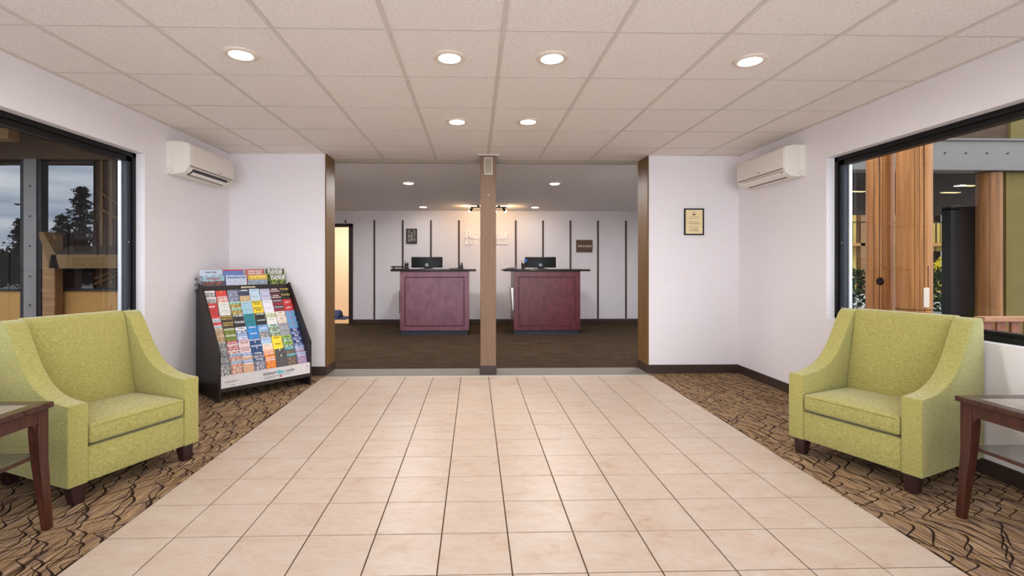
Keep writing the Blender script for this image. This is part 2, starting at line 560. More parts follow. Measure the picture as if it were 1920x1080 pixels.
# floor: mortar bed + tiles, carpets, threshold as parts
floor = struct(B(BL - 0.3, BR + 0.3, YN - 0.2, YE + 0.1, -0.14, -0.004).obj('floor', M['grout']),
               'floor of beige tiles flanked by brown wavy striped carpet', 'floor')
X0, PX = 0.153, 0.3053
Y0, PY = 1.934, 0.2972
J = 0.0058
tx0 = X0 - 6 * PX; tx1 = X0 + 6 * PX
def tile_mesh(wx, wy):
    c = 0.0018
    b = MB()
    x, y = wx / 2, wy / 2
    b.add([(-x, -y, -0.004), (x, -y, -0.004), (x, y, -0.004), (-x, y, -0.004), (-x, -y, -c), (x, -y, -c), (x, y, -c), (-x, y, -c),
           (-x + c, -y + c, 0), (x - c, -y + c, 0), (x - c, y - c, 0), (-x + c, y - c, 0)],
          [(0, 1, 5, 4), (1, 2, 6, 5), (2, 3, 7, 6), (3, 0, 4, 7), (4, 5, 9, 8), (5, 6, 10, 9), (6, 7, 11, 10), (7, 4, 8, 11), (8, 9, 10, 11)])
    return b.mesh('floor_tile', M['tile'])
full = tile_mesh(PX - J, PY - J)
rows = list(range(-5, 12))
last_y = Y0 + 11 * PY
part_tile = tile_mesh(PX - J, 5.335 - last_y - J)
for j in rows:
    for i in range(12):
        yy = Y0 + j * PY
        o = link('floor_tile', part_tile if j == 11 else full, floor)
        o.location = (tx0 + (i + 0.5) * PX, (yy + 5.335) / 2 if j == 11 else yy + PY / 2, random.uniform(-0.0004, 0.0004))
        o.rotation_euler = (random.uniform(-0.0008, 0.0008), random.uniform(-0.0008, 0.0008), 0)
tag(B(XL, tx0 - 0.004, YN, YF, -0.004, 0.003).obj('carpet', M['carpet'], floor), 'brown wavy striped carpet beside the tiles')
tag(B(tx1 + 0.004, XR, YN, YF, -0.004, 0.003).obj('carpet', M['carpet'], floor), 'brown wavy striped carpet beside the tiles')
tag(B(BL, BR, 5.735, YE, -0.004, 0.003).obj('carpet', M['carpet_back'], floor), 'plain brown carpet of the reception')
tag(B(OL, OR_, 5.35, 5.735, -0.004, 0.004).obj('threshold_strip', M['threshold'], floor), 'grey threshold strip')
B(OL + 0.03, OR_ - 0.03, 5.335, 5.352, -0.004, 0.006).obj('threshold_edge', M['thresh_edge'], floor)

# ceiling of the lobby
ceiling = struct(B(XL - 0.2, XR + 0.2, YN - 0.2, 5.76, 2.53, 2.6).obj('ceiling', M['tbar']),
                 'white suspended ceiling of square speckled panels in a grid', 'ceiling')
cxs = [XL] + [0.153 + 0.61 * k for k in range(-4, 5)] + [XR]
cys = [2.55 + 0.635 * k for k in range(-6, 5)] + [5.745]
for i in range(len(cxs) - 1):
    for j in range(len(cys) - 1):
        x0, x1, y0, y1 = cxs[i], cxs[i + 1], cys[j], cys[j + 1]
        o = B(-(x1 - x0) / 2 + 0.003, (x1 - x0) / 2 - 0.003, -(y1 - y0) / 2 + 0.003, (y1 - y0) / 2 - 0.003, 0, 0.016).obj('ceiling_panel', M['panel'], ceiling)
        o.location = ((x0 + x1) / 2, (y0 + y1) / 2, 2.4935 + random.uniform(-0.0005, 0.0008))
for x in cxs[1:-1]:
    B(x - 0.012, x + 0.012, cys[0], cys[-1], 2.4885, 2.4925).obj('main_runner', M['tbar'], ceiling)
for y in cys[1:-1]:
    B(XL, XR, y - 0.007, y + 0.007, 2.4905, 2.4925).obj('cross_tee', M['tbar'], ceiling)
for x in (XL + 0.006, XR - 0.006):
    B(x - 0.011, x + 0.011, cys[0], YF, 2.484, 2.4925).obj('wall_angle', M['tbar'], ceiling)
for x0, x1 in ((XL, OL), (OR_, XR)):
    B(x0, x1, YF - 0.018, YF + 0.003, 2.484, 2.4925).obj('wall_angle', M['tbar'], ceiling)

# ceiling of the reception: textured, falling slightly to the far wall
b = MB()
b.hexa([(BL, YB, 2.462), (BR, YB, 2.462), (BR, YE + 0.1, 2.365), (BL, YE + 0.1, 2.365)], [(BL, YB, 2.62), (BR, YB, 2.62), (BR, YE + 0.1, 2.62), (BL, YE + 0.1, 2.62)])
struct(b.obj('ceiling', M['popcorn']), 'grey textured ceiling over the reception desks', 'ceiling')
struct(B(OL, OR_, YB - 0.02, YB + 0.03, 2.455, 2.492).obj('trim_1', M['acgrey']), 'thin metal trim where the two ceilings meet over the opening', 'trim')

# side walls with window openings
WZ0, WZ1 = 0.785, 2.165
WY0, WY1 = 1.30, 4.06
def side_wall(name, xi, xo, label):
    b = MB()
    a, c = min(xi, xo), max(xi, xo)
    b.box(a, c, YN, WY0, 0, 2.4925); b.box(a, c, WY1, YB, 0, 2.4925)
    b.box(a, c, WY0, WY1, 0, WZ0); b.box(a, c, WY0, WY1, WZ1, 2.4925)
    return struct(b.obj(name, M['wall']), label, 'wall')
side_wall('wall_left', XL, XL - 0.2, 'white lobby wall behind the brochure rack with a wide window')
side_wall('wall_right', XR, XR + 0.2, 'white lobby wall with a wide window looking onto log columns')
# partition
b = B(XL, OL, YF, YB, 0, 2.486)
wp = struct(b.obj('wall_partition', M['wall']), 'white wall piece between brochure rack corner and opening', 'wall')
tag(B(OL - 0.002, OL + 0.012, YF - 0.004, YB + 0.004, 0.0, 2.486).obj('jamb', M['jamb'], wp), 'brown wooden jamb facing the opening')
b = B(OR_, XR, YF, YB, 0, 2.486)
wp2 = struct(b.obj('wall_partition', M['wall']), 'white wall piece carrying the gold plaque', 'wall')
tag(B(OR_ - 0.012, OR_ + 0.002, YF - 0.004, YB + 0.004, 0.0, 2.486).obj('jamb', M['jamb'], wp2), 'brown wooden jamb facing the opening')
# rear wall with entrance opening (behind the camera)
b = MB()
b.box(XL - 0.2, -2.6, YN - 0.2, YN, 0, 2.4925); b.box(2.9, XR + 0.2, YN - 0.2, YN, 0, 2.4925); b.box(-2.6, 2.9, YN - 0.2, YN, 2.4, 2.4925)
struct(b.obj('wall_rear', M['wall']), 'white wall with the wide entrance opening behind the viewer', 'wall')

# reception walls
b = MB()
DX0, DX1, DZ = -3.42, -2.62, 2.03
b.box(BL, DX0 - 0.0, YE, YE + 0.14, 0, 2.42); b.box(DX1, BR, YE, YE + 0.14, 0, 2.42); b.box(DX0, DX1, YE, YE + 0.14, DZ, 2.42)
wb = struct(b.obj('wall_back', M['wall_back']), 'pale far wall of the reception divided by dark vertical battens', 'wall')
for x in (-2.695, -2.097, -1.506, -0.917, -0.33, 0.27, 0.865, 1.441, 2.023, 2.608, 3.205, 3.79):
    B(x - 0.018, x + 0.018, YE - 0.016, YE, 2.11 if x < -2.6 else 0.095, 2.168).obj('batten', M['batten'], wb)
B(BL, BR, YE - 0.006, YE, 2.166, 2.38).obj('frieze_board', M['wall_back'], wb)
for x0, x1 in zip((-2.54, -2.097, -1.506, -0.917, -0.33, 0.27, 0.865, 1.441, 2.023, 2.608, 3.205), (-2.097, -1.506, -0.917, -0.33, 0.27, 0.865, 1.441, 2.023, 2.608, 3.205, 3.79)):
    B(x0 + 0.02, x1 - 0.02, YE - 0.006, YE, 0.095, 2.16).obj('wall_panel', M['wall_back'], wb)
struct(B(BL - 0.2, BL, YB, YE + 0.1, 0, 2.5).obj('wall_reception_left', M['wall_back']), 'reception side wall hidden behind the partition', 'wall')
struct(B(BR, BR + 0.2, YB, YE + 0.1, 0, 2.5).obj('wall_reception_right', M['wall_back']), 'reception side wall hidden behind the plaque wall', 'wall')
b = B(BL, XL - 0.2, YF + 0.1, YB, 0, 2.6); b.box(XR + 0.2, BR, YF + 0.1, YB, 0, 2.6)
struct(b.obj('wall_reception_front', M['wall_back']), 'return wall closing the reception beside the lobby', 'wall')

# baseboards
def baseboard(name, x0, x1, y0, y1, label, h=0.095):
    struct(B(x0, x1, y0, y1, 0.003, h).obj(name, M['base'], bevel=0.003, seg=1), label, 'baseboard')
baseboard('baseboard_left', XL, XL + 0.012, YN, YF, 'dark brown baseboard along the window wall behind the rack')
baseboard('baseboard_right', XR - 0.012, XR, YN, YF, 'dark brown baseboard along the wall beside the log column window')
b = B(XL + 0.012, OL + 0.02, YF - 0.014, YF, 0.003, 0.1); b.box(OL + 0.006, OL + 0.02, YF, YB + 0.01, 0.003, 0.1)
struct(b.obj('baseboard_partition', M['base']), 'dark baseboard wrapping the jamb near the brochure rack', 'baseboard')
b = B(OR_ - 0.02, XR - 0.012, YF - 0.014, YF, 0.003, 0.1); b.box(OR_ - 0.02, OR_ - 0.006, YF, YB + 0.01, 0.003, 0.1)
struct(b.obj('baseboard_partition', M['base']), 'dark baseboard wrapping the jamb under the gold plaque', 'baseboard')
baseboard('baseboard_back', -2.54, BR, YE - 0.022, YE - 0.006, 'dark brown baseboard along the battened far wall', 0.09)

# door opening in the far wall and corridor beyond
b = MB()
b.box(DX1 - 0.005, DX1 + 0.078, YE - 0.03, YE + 0.15, 0.003, DZ + 0.06); b.box(DX0 - 0.078, DX0 + 0.005, YE - 0.03, YE + 0.15, 0.003, DZ + 0.06); b.box(DX0 - 0.078, DX1 + 0.078, YE - 0.03, YE + 0.15, DZ - 0.005, DZ + 0.062)
d1 = struct(b.obj('door_1', M['doorframe'], bevel=0.004, seg=1), 'dark brown door frame open to a warm lit corridor', 'door')
b = MB()
b.box(-4.4, -1.9, 12.0, 12.1, 0, 2.5); b.box(-4.5, -4.4, YE + 0.14, 12.1, 0, 2.5); b.box(-1.9, -1.8, YE + 0.14, 12.1, 0, 2.5)
struct(b.obj('wall_corridor', M['corridor']), 'cream corridor wall seen through the open door', 'wall')
struct(B(-4.5, -1.8, YE + 0.1, 12.1, -0.12, 0.0).obj('floor', M['corridorfloor']), 'tan corridor floor beyond the open door', 'floor')
struct(B(-4.5, -1.8, YE + 0.14, 12.1, 2.5, 2.56).obj('ceiling', M['corridor']), 'cream corridor ceiling beyond the open door', 'ceiling')
t = thing('folded_mat', 'dark blue folded mat lying on the corridor floor beyond the open door', 'mat', (-3.12, 11.1, 0))
B(-0.34, 0.24, -0.24, 0.3, 0, 0.022).obj('mat_base', M['bluecloth'], t, bevel=0.008)
MB().prism([(-0.24, 0.022), (0.2, 0.022), (0.12, 0.14), (-0.02, 0.20), (-0.16, 0.13)], -0.32, 0.06, 'x').obj('fold', M['bluecloth'], t, bevel=0.02, seg=3, smooth=50)


# ------------------------------------------------------------------ lamps
def downlight(loc, label, glow, group, r=0.098, tilt=0.0):
    t = thing('recessed_downlight', label, 'ceiling light', loc, 0, group)
    t.rotation_euler = (tilt, 0, 0)
    MB().lathe([(r, 0.0), (r, -0.004), (r * 0.94, -0.009), (r * 0.72, -0.012), (r * 0.66, -0.010), (r * 0.64, 0.0)], 32, close=True).obj('trim_ring', M['ring'], t, smooth=40)
    MB().lathe([(r * 0.64, -0.004), (r * 0.645, -0.007)], 32).obj('diffuser', glow, t)
    return t
for (x, y), lab in (((-1.382, 2.876), 'recessed downlight nearest the window wall with the brochure rack'),
                    ((-0.151, 2.889), 'recessed downlight of the front row, just before the column, rack side'),
                    ((0.466, 2.88), 'recessed downlight of the front row, just before the column, plaque side'),
                    ((1.679, 2.887), 'recessed downlight nearest the wall with the log column window'),
                    ((-0.153, 4.185), 'smaller looking downlight deeper in the lobby, rack side of the column'),
                    ((0.464, 4.169), 'downlight deeper in the lobby with a dark gap at its ring, plaque side')):
    downlight((x, y, 2.4932), lab, M['lamp'], 'lobby downlights')
def zback(y): return 2.462 - (y - YB) / (YE + 0.1 - YB) * 0.097
TB = -math.atan(0.097 / 4.45)
for (x, y), lab in (((-0.965, 7.03), 'round downlight on the textured ceiling above the plum desk, nearer one'),
                    ((1.175, 7.02), 'round downlight on the textured ceiling above the burgundy desk, nearer one'),
                    ((-1.02, 9.5), 'small downlight near the far wall over the plum desk'),
                    ((1.2, 9.5), 'small downlight near the far wall over the burgundy desk'),
                    ((-2.9, 7.2), 'unseen downlight added to brighten the reception, behind the brochure corner wall'),  # this pair is out of sight, added to brighten the reception
                    ((3.3, 7.2), 'unseen downlight added to brighten the reception, behind the plaque wall')):
    downlight((x, y, zback(y) - 0.0005), lab, M['lampback'] if y < 9 else M['lampfar'], 'reception downlights', 0.1, TB)
downlight((-3.0, 11.0, 2.5), 'round ceiling light of the corridor beyond the open door', M['lampback'], None, 0.1)

# track light above the sign
t = thing('track_light', 'dark track light with glowing spot bulbs above the white wall lettering', 'track light', (0.27, 9.3, zback(9.3) - 0.002))
B(-0.345, 0.345, -0.018, 0.018, -0.045, -0.022).obj('rail', M['black'], t, bevel=0.004, seg=1)
for x in (-0.2, 0.2):
    MB().tube((x, 0, -0.03), (x, 0, -0.0), 0.02, 0.03).obj('mount', M['black'], t)
for x, yaw in ((-0.335, -0.5), (-0.12, -0.2), (0.12, 0.2), (0.30, 0.5)):
    h = MB().tube((x, 0, -0.04), (x, 0, -0.07), 0.007)
    dx, dy, dz = math.sin(yaw) * 0.75, 0.60, -0.30
    h.tube((x - dx * 0.05, -dy * 0.05, -0.075 - dz * 0.05), (x + dx * 0.045, dy * 0.045, -0.075 + dz * 0.045), 0.02, 0.032, 14)
    hd = h.obj('spot_head', M['black'], t, smooth=40)
    MB().ball((x + dx * 0.065, dy * 0.065, -0.075 + dz * 0.065), 0.027).obj('bulb', M['bulb'], hd, smooth=60)


# ------------------------------------------------------------------ windows
def window(n, s, xwall, label):
    """s = -1 left wall, +1 right wall"""
    xa = xwall + s * 0.072; xb = xwall + s * 0.155
    a, c = min(xa, xb), max(xa, xb)
    t = struct(link('window_%d' % n, None), label, 'window')
    f = 0.036
    b = MB()
    b.box(a, c, WY0, WY0 + f, WZ0, WZ1); b.box(a, c, WY1 - f, WY1, WZ0, WZ1)
    b.box(a, c, WY0, WY1, WZ0, WZ0 + f); b.box(a, c, WY0, WY1, WZ1 - f, WZ1)
    fr = b.obj('window_frame', M['frame'], t)
    # inner sash, set deeper
    xa2 = xwall + s * 0.09; xb2 = xwall + s * 0.15
    a2, c2 = min(xa2, xb2), max(xa2, xb2)
    g = 0.085
    b = MB()
    b.box(a2, c2, WY0 + f, WY0 + g, WZ0 + f, WZ1 - f); b.box(a2, c2, WY1 - g, WY1 - f, WZ0 + f, WZ1 - f)
    tag(b.obj('sash_stile', M['slate'], t), 'slate grey inner sash stile')
    b = B(a2, c2, WY0 + f, WY1 - f, WZ0 + f, WZ0 + 0.06); b.box(a2, c2, WY0 + f, WY1 - f, WZ1 - 0.075, WZ1 - f)
    b.obj('sash_rail', M['frame'], t)
    st = MB(); q0, q1 = sorted((xwall + s * 0.125, xwall + s * 0.15))
    st.box(q0, q1, WY1 - g - 0.012, WY1 - g + 0.001, WZ0 + 0.06, WZ1 - 0.075)
    tag(st.obj('glazing_bead', M['alu'], t), 'pale metal glazing bead')
    p = B(min(xwall + s * 0.132, xwall + s * 0.138), max(xwall + s * 0.132, xwall + s * 0.138), WY0 + f, WY1 - g + 0.01, WZ0 + 0.05, WZ1 - 0.07).obj('pane', M['glass'], t)
    for z in (1.43, 0.88):
        MB().tube((xwall + s * 0.095, WY1 - 0.062, z), (xwall + s * 0.086, WY1 - 0.062, z), 0.006).obj('screw', M['silver'], t)
    return t
window(1, -1, XL, 'wide black framed window showing a cloudy sky and trees')
window(2, 1, XR, 'wide black framed window showing two thick log columns')


# ------------------------------------------------------------------ column
col = thing('square_column', 'tan painted square column standing in the middle of the opening', 'column', (0.154, 5.5, 0), kind='structure')
B(-0.0875, 0.0875, -0.07, 0.2, 0.003, 2.487).obj('shaft', M['column'], col, bevel=0.004, seg=1)
b = B(-0.093, 0.093, -0.08, 0.21, 0.003, 0.1)
b.obj('baseboard', M['base'], col, bevel=0.003, seg=1)
tag(B(-0.046, 0.046, -0.083, -0.07, 2.262, 2.452).obj('speaker_frame', M['white'], col, bevel=0.003, seg=1), 'white frame of a small box speaker')
tag(B(-0.039, 0.039, -0.086, -0.08, 2.27, 2.444).obj('speaker_grille', M['acgrey'], col), 'grey speaker grille')
MB().tube((-0.0, -0.07, 2.03), (-0.0, -0.074, 2.03), 0.006).obj('screw', M['silver'], col)
B(-0.12, 0.12, -0.075, 0.2, 2.479, 2.4925).obj('top_collar', M['tbar'], col)


# ------------------------------------------------------------------ armchairs
def arc(pts, k=6):
    """Catmull-Rom through points"""
    out = []
    n = len(pts)
    for i in range(n - 1):
        p0, p1, p2, p3 = pts[max(i - 1, 0)], pts[i], pts[i + 1], pts[min(i + 2, n - 1)]
        for j in range(k):
            t = j / k
            out.append(tuple(0.5 * ((2 * p1[a]) + (-p0[a] + p2[a]) * t + (2 * p0[a] - 5 * p1[a] + 4 * p2[a] - p3[a]) * t * t + (-p0[a] + 3 * p1[a] - 3 * p2[a] + p3[a]) * t ** 3) for a in (0, 1)))
    out.append(pts[-1])
    return out


def armchair(label, loc, rz):
    t = thing('armchair', label, 'armchair', loc, rz, 'lime green armchairs')
    W = 0.36; A = 0.094; D = 0.695; zb = 0.105; KY = D / 0.665
    top = arc([(0.0, 0.525), (0.10, 0.532), (0.20, 0.553), (0.30, 0.604), (0.385, 0.69), (0.45, 0.79), (0.505, 0.885), (0.54, 0.925)], 5)
    prof = [(0.0, zb)] + top + [(0.575, 0.935), (0.635, 0.93), (0.655, 0.90), (0.665, 0.55), (0.66, zb)]
    prof = [(p[0] * KY, p[1]) for p in prof]
    for s in (-1, 1):
        a, c = sorted((s * W, s * (W - A)))
        MB().prism(prof, a, c, 'x').obj('arm', M['fabric'], t, bevel=0.013, seg=3, smooth=50)
    wi = W - A + 0.002
    # inside back, raked, slightly crowned
    back = [(0.43, 0.30), (0.448, 0.42), (0.475, 0.56), (0.505, 0.72), (0.532, 0.86), (0.548, 0.915), (0.575, 0.938), (0.63, 0.938), (0.648, 0.91), (0.655, 0.30)]
    back = [(p[0] * KY, p[1]) for p in back]
    MB().prism(back, -wi, wi, 'x').obj('backrest', M['fabric'], t, bevel=0.012, seg=3, smooth=50)
    MB().box(-wi, wi, 0.008, 0.67, zb, 0.288).obj('base_rail', M['fabric'], t, bevel=0.008, seg=2, smooth=50)
    # seat cushion with crowned top
    cb = MB(); nx, ny = 8, 8
    x0, x1, y0, y1, z0, z1 = -wi + 0.007, wi - 0.007, -0.006, 0.475, 0.302, 0.405
    def crown(u, v): return 0.018 * (1 - (2 * u - 1) ** 4) * (1 - (2 * v - 1) ** 4)
    vs = []
    for lay in (0, 1):
        for j in range(ny + 1):
            for i in range(nx + 1):
                u, v = i / nx, j / ny
                vs.append((x0 + (x1 - x0) * u, y0 + (y1 - y0) * v, z1 + crown(u, v) if lay else z0))
    q = (nx + 1) * (ny + 1); fs = []
    for lay in (0, 1):
        for j in range(ny):
            for i in range(nx):
                k = lay * q + j * (nx + 1) + i
                fs.append((k, k + 1, k + nx + 2, k + nx + 1))
    rim = [i for i in range(nx + 1)] + [(j + 1) * (nx + 1) - 1 for j in range(1, ny + 1)] + [ny * (nx + 1) + i for i in range(nx - 1, -1, -1)] + [j * (nx + 1) for j in range(ny - 1, 0, -1)]
    for a, c in zip(rim, rim[1:] + rim[:1]):
        fs.append((a, c, c + q, a + q))
    cb.add(vs, fs)
    cu = cb.obj('seat_cushion', M['fabric'], t, bevel=0.018, seg=3, smooth=60)
    w = MB()
    for z in (z0 + 0.018, z1 - 0.008):
        w.tube((x0 + 0.016, y0 - 0.0005, z), (x1 - 0.016, y0 - 0.0005, z), 0.0025, n=6)
    w.obj('welt', M['fabric'], cu, smooth=60)
    for sx in (-1, 1):
        for yy, back in ((0.055, False), (0.635, True)):
            cx = sx * 0.300
            a, c = 0.037, 0.027
            sh = -0.012 if not back else 0.015
            l = MB().hexa([(cx - c, yy - c + sh, 0.003), (cx + c, yy - c + sh, 0.003), (cx + c, yy + c + sh, 0.003), (cx - c, yy + c + sh, 0.003)],
                          [(cx - a, yy - a, zb + 0.004), (cx + a, yy - a, zb + 0.004), (cx + a, yy + a, zb + 0.004), (cx - a, yy + a, zb + 0.004)])
            l.obj('leg', M['darkwood'], t, bevel=0.003, seg=1)
    return t
# front centre = midpoint of the two lower front corners
armchair('lime green armchair beside the brochure rack, under the sky window', (-1.921, 2.815, 0), R(67))
armchair('lime green armchair under the window with the log columns', (2.236, 2.822, 0), R(-67))


# ------------------------------------------------------------------ side tables
def side_table(label, cx, cy, mirror):
    """built for the table in front of the left chair; mirrored for the other"""
    t = thing('side_table', label, 'side table', (cx, cy, 0), 0, 'dark wood side tables')
    hx, hy = 0.315, 0.315
    H = 0.6
    b = MB(); i = 0.062
    b.box(-hx, hx, -hy, -hy + i, H - 0.026, H); b.box(-hx, hx, hy - i, hy, H - 0.026, H)
    b.box(-hx, -hx + i, -hy + i, hy - i, H - 0.026, H); b.box(hx - i, hx, -hy + i, hy - i, H - 0.026, H)
    b.obj('tabletop_frame', M['tabletopwood'], t, bevel=0.003, seg=1)
    tag(B(-hx + i, hx - i, -hy + i, hy - i, H - 0.02, H - 0.002).obj('stone_inlay', M['stone'], t), 'beige grey stone inlay')
    ax, ay = hx - 0.018, hy - 0.018
    ap = MB()
    for s in (-1, 1):
        y0, y1 = sorted((s * ay, s * (ay - 0.02))); ap.box(-ax + 0.03, ax - 0.03, y0, y1, H - 0.085, H - 0.03)
        x0, x1 = sorted((s * ax, s * (ax - 0.02))); ap.box(x0, x1, -ay + 0.03, ay - 0.03, H - 0.085, H - 0.03)
    ap.obj('apron', M['redwood'], t)
    for sx in (-1, 1):
        for sy in (-1, 1):
            # sabre leg: outward splay with an inner bracket
            ox, oy = sx * (ax + 0.004), sy * (ay + 0.004)
            l = MB()
            segs = [(H - 0.028, 0.0, 0.052), (H - 0.13, 0.0, 0.052), (0.34, 0.0, 0.046), (0.003, 0.012, 0.032)]
            rings = []
            for z, out, wd in segs:
                xo = ox + sx * out; yo = oy + sy * out
                xs = sorted((xo, xo - sx * wd)); ys = sorted((yo, yo - sy * wd))
                rings.append([(xs[0], ys[0], z), (xs[1], ys[0], z), (xs[1], ys[1], z), (xs[0], ys[1], z)])
            vs = [p for r_ in rings for p in r_]; fs = [(0, 1, 2, 3), (12, 15, 14, 13)]
            for k in range(3):
                for e in range(4):
                    fs.append((k * 4 + e, k * 4 + (e + 1) % 4, (k + 1) * 4 + (e + 1) % 4, (k + 1) * 4 + e))
            l.add(vs, fs)
            leg = l.obj('leg', M['redwood'], t, bevel=0.002, seg=1)
            # curved bracket under the apron, along y
            yb = oy - sy * 0.05
            P = [(yb, H - 0.085), (yb - sy * 0.03, H - 0.085), (yb - sy * 0.012, H - 0.105), (yb - sy * 0.010, H - 0.12), (yb, H - 0.135)]
            x0, x1 = sorted((ox - sx * 0.008, ox - sx * 0.03))
            MB().prism(P, x0, x1, 'x').obj('bracket', M['redwood'], leg)
            xb = ox - sx * 0.05
            P = [(xb, H - 0.085), (xb - sx * 0.03, H - 0.085), (xb - sx * 0.012, H - 0.105), (xb - sx * 0.010, H - 0.12), (xb, H - 0.135)]
            y0, y1 = sorted((oy - sy * 0.008, oy - sy * 0.03))
            MB().prism(P, y0, y1, 'y').obj('bracket', M['redwood'], leg)
    sh = B(-ax + 0.02, ax - 0.02, -ay + 0.02, ay - 0.02, 0.352, 0.366).obj('shelf', M['redwood'], t)
    B(-ax + 0.03, ax - 0.03, -ay + 0.03, ay - 0.03, 0.366, 0.3675).obj('shelf_inlay', M['shelf'], sh)
    return t
side_table('dark wood side table at the frame edge, before the sky window armchair', -1.992 - 0.315, 2.328 - 0.315, False)
side_table('dark wood side table at the frame edge, before the log window armchair', 2.375 + 0.315, 2.318 - 0.315, True)


# ------------------------------------------------------------------ air conditioners
def air_con(label, side, xw, y0, y1, open_vane):
    t = thing('air_conditioner', label, 'air conditioner', (xw, 0, 0), 0, 'wall mounted air conditioners')
    s = 1 if side < 0 else -1                      # direction away from the wall
    def P(pts): return [(s * p[0], p[1]) for p in pts]
    body = P([(0.0, 2.345), (0.115, 2.348), (0.165, 2.336), (0.19, 2.315), (0.19, 2.135), (0.185, 2.105), (0.165, 2.08), (0.13, 2.062), (0.06, 2.052), (0.0, 2.055)])
    MB().prism(body, y0, y1, 'y').obj('body', M['acwhite'], t, bevel=0.005, seg=2, smooth=45)
    # end caps with a groove line
    for ya, yb in ((y0 - 0.004, y0), (y1, y1 + 0.004)):
        MB().prism(P([(0.0, 2.343), (0.058, 2.345), (0.058, 2.053), (0.0, 2.056)]), ya, yb, 'y').obj('end_cap', M['acwhite'], t)
    ye = y0 - 0.005
    MB().lathe([(0.022, ye), (0.020, ye), (0.020, ye + 0.002), (0.022, ye + 0.002)], 18, (s * 0.03, 0, 2.085), 'y', close=True).obj('cap_ring', M['acgrey'], t)
    # front panel, slightly proud with a shadow gap
    fp = P([(0.16, 2.342), (0.192, 2.325), (0.199, 2.30), (0.199, 2.142), (0.193, 2.135), (0.18, 2.14)])
    MB().prism(fp, y0 + 0.006, y1 - 0.006, 'y').obj('front_panel', M['acwhite'], t, bevel=0.004, seg=2, smooth=45)
    x0, x1 = sorted((s * 0.187, s * 0.1925))
    MB().box(x0, x1, y0 + 0.03, y1 - 0.02, 2.123, 2.137).obj('intake_slot', M['acgrey'], t)
    x0, x1 = sorted((s * 0.1985, s * 0.2))
    ym = y0 + (y1 - y0) * (0.66 if side < 0 else 0.5)
    MB().box(x0, x1, ym - 0.025, ym + 0.025, 2.152, 2.162).obj('badge', M['acgrey'], t)
    # outlet on the curved underside
    ya, yb = y0 + 0.075, y1 - 0.11
    if open_vane:
        out = P([(0.188, 2.112), (0.19, 2.108), (0.167, 2.078), (0.13, 2.059), (0.12, 2.061), (0.13, 2.068), (0.16, 2.084)])
        MB().prism(out, ya, yb, 'y').obj('air_outlet', M['black'], t)
        MB().prism(P([(0.176, 2.082), (0.180, 2.085), (0.158, 2.066), (0.154, 2.063)]), ya + 0.01, yb - 0.01, 'y').obj('vane', M['white'], t)
        MB().prism(P([(0.150, 2.069), (0.152, 2.071), (0.132, 2.055), (0.130, 2.054)]), ya + 0.01, yb - 0.01, 'y').obj('vane', M['acgrey'], t)
    else:
        MB().prism(P([(0.188, 2.106), (0.190, 2.103), (0.1685, 2.076), (0.134, 2.0585), (0.13, 2.062), (0.166, 2.08)]), ya, yb, 'y').obj('closed_vane', M['acwhite'], t)
        x0, x1 = sorted((s * 0.116, s * 0.135))
        MB().prism(P([(0.136, 2.061), (0.134, 2.0575), (0.112, 2.0545), (0.112, 2.058)]), ya, yb, 'y').obj('outlet_slot', M['black'], t)
        MB().prism(P([(0.1885, 2.1095), (0.1898, 2.1095), (0.1898, 2.1065), (0.1885, 2.1065)]), ya, yb, 'y').obj('vane_gap', M['ink'], t)
    x0, x1 = sorted((s * 0.184, s * 0.191))
    MB().box(x0, x1, (y1 - 0.09) if side < 0 else (y0 + 0.03), (y1 - 0.06) if side < 0 else (y0 + 0.06), 2.096, 2.106).obj('display_window', M['acgrey'], t)
    return t
air_con('white split air conditioner with its vane open, above the brochure rack', -1, XL, 4.345, 5.14, True)
air_con('white split air conditioner with closed vane, on the plaque side', 1, XR, 4.33, 5.12, False)


# ------------------------------------------------------------------ brochure rack
RX, RY, RT = -2.287, 4.354, R(47.1)
RL = 0.886
rack = thing('brochure_rack', 'dark slanted brochure rack full of leaflets in the lobby corner', 'brochure rack', (RX, RY, 0), RT)
prof = [(0.0, 0.003), (0.0, 0.453), (0.445, 1.025), (0.452, 1.045), (0.47, 1.05), (0.50, 1.02), (0.585, 1.0), (0.585, 0.003)]
for x0, x1 in ((0.0, 0.018), (RL - 0.018, RL)):
    MB().prism(prof, x0, x1, 'x').obj('side_panel', M['rack'], rack, bevel=0.002, seg=1)
B(0.018, RL - 0.018, 0.573, 0.585, 0.05, 1.06).obj('back_panel', M['rack'], rack)
B(0.018, RL - 0.018, 0.003, 0.02, 0.09, 0.128).obj('bottom_rail', M['rack'], rack)
hp = tag(B(0.018, RL - 0.018, 0.0, 0.008, 0.128, 0.238).obj('header_panel', plain((214, 210, 210)), rack), 'white printed header strip')
B(0.018, RL - 0.018, 0.486, 0.5, 0.93, 1.035).obj('top_rail', M['rack'], rack)
B(0.018, RL - 0.018, 0.475, 0.573, 0.875, 0.885).obj('magazine_shelf', M['rack'], rack)
lbl = tag(B(0.38, 0.52, 0.483, 0.486, 1.003, 1.02).obj('shelf_label', plain((214, 200, 170)), rack), 'small cream label strip')
text('print', 'TRAVEL GUIDES', 0.014, M['ink'], lbl, (0.45, 0.4825, 1.0115))
hx_ = 0.39
for wd_, c_, bo in (('visitor', (52, 52, 58), 0.0006), ('tips', (70, 178, 186), 0.002), ('.com', (52, 52, 58), 0.0006)):
    q = text('print', wd_, 0.050, plain(c_), hp, (hx_, -0.0008, 0.195), bold=bo, align='LEFT')
    hx_ += max(v.co.x for v in q.data.vertices) + 0.006
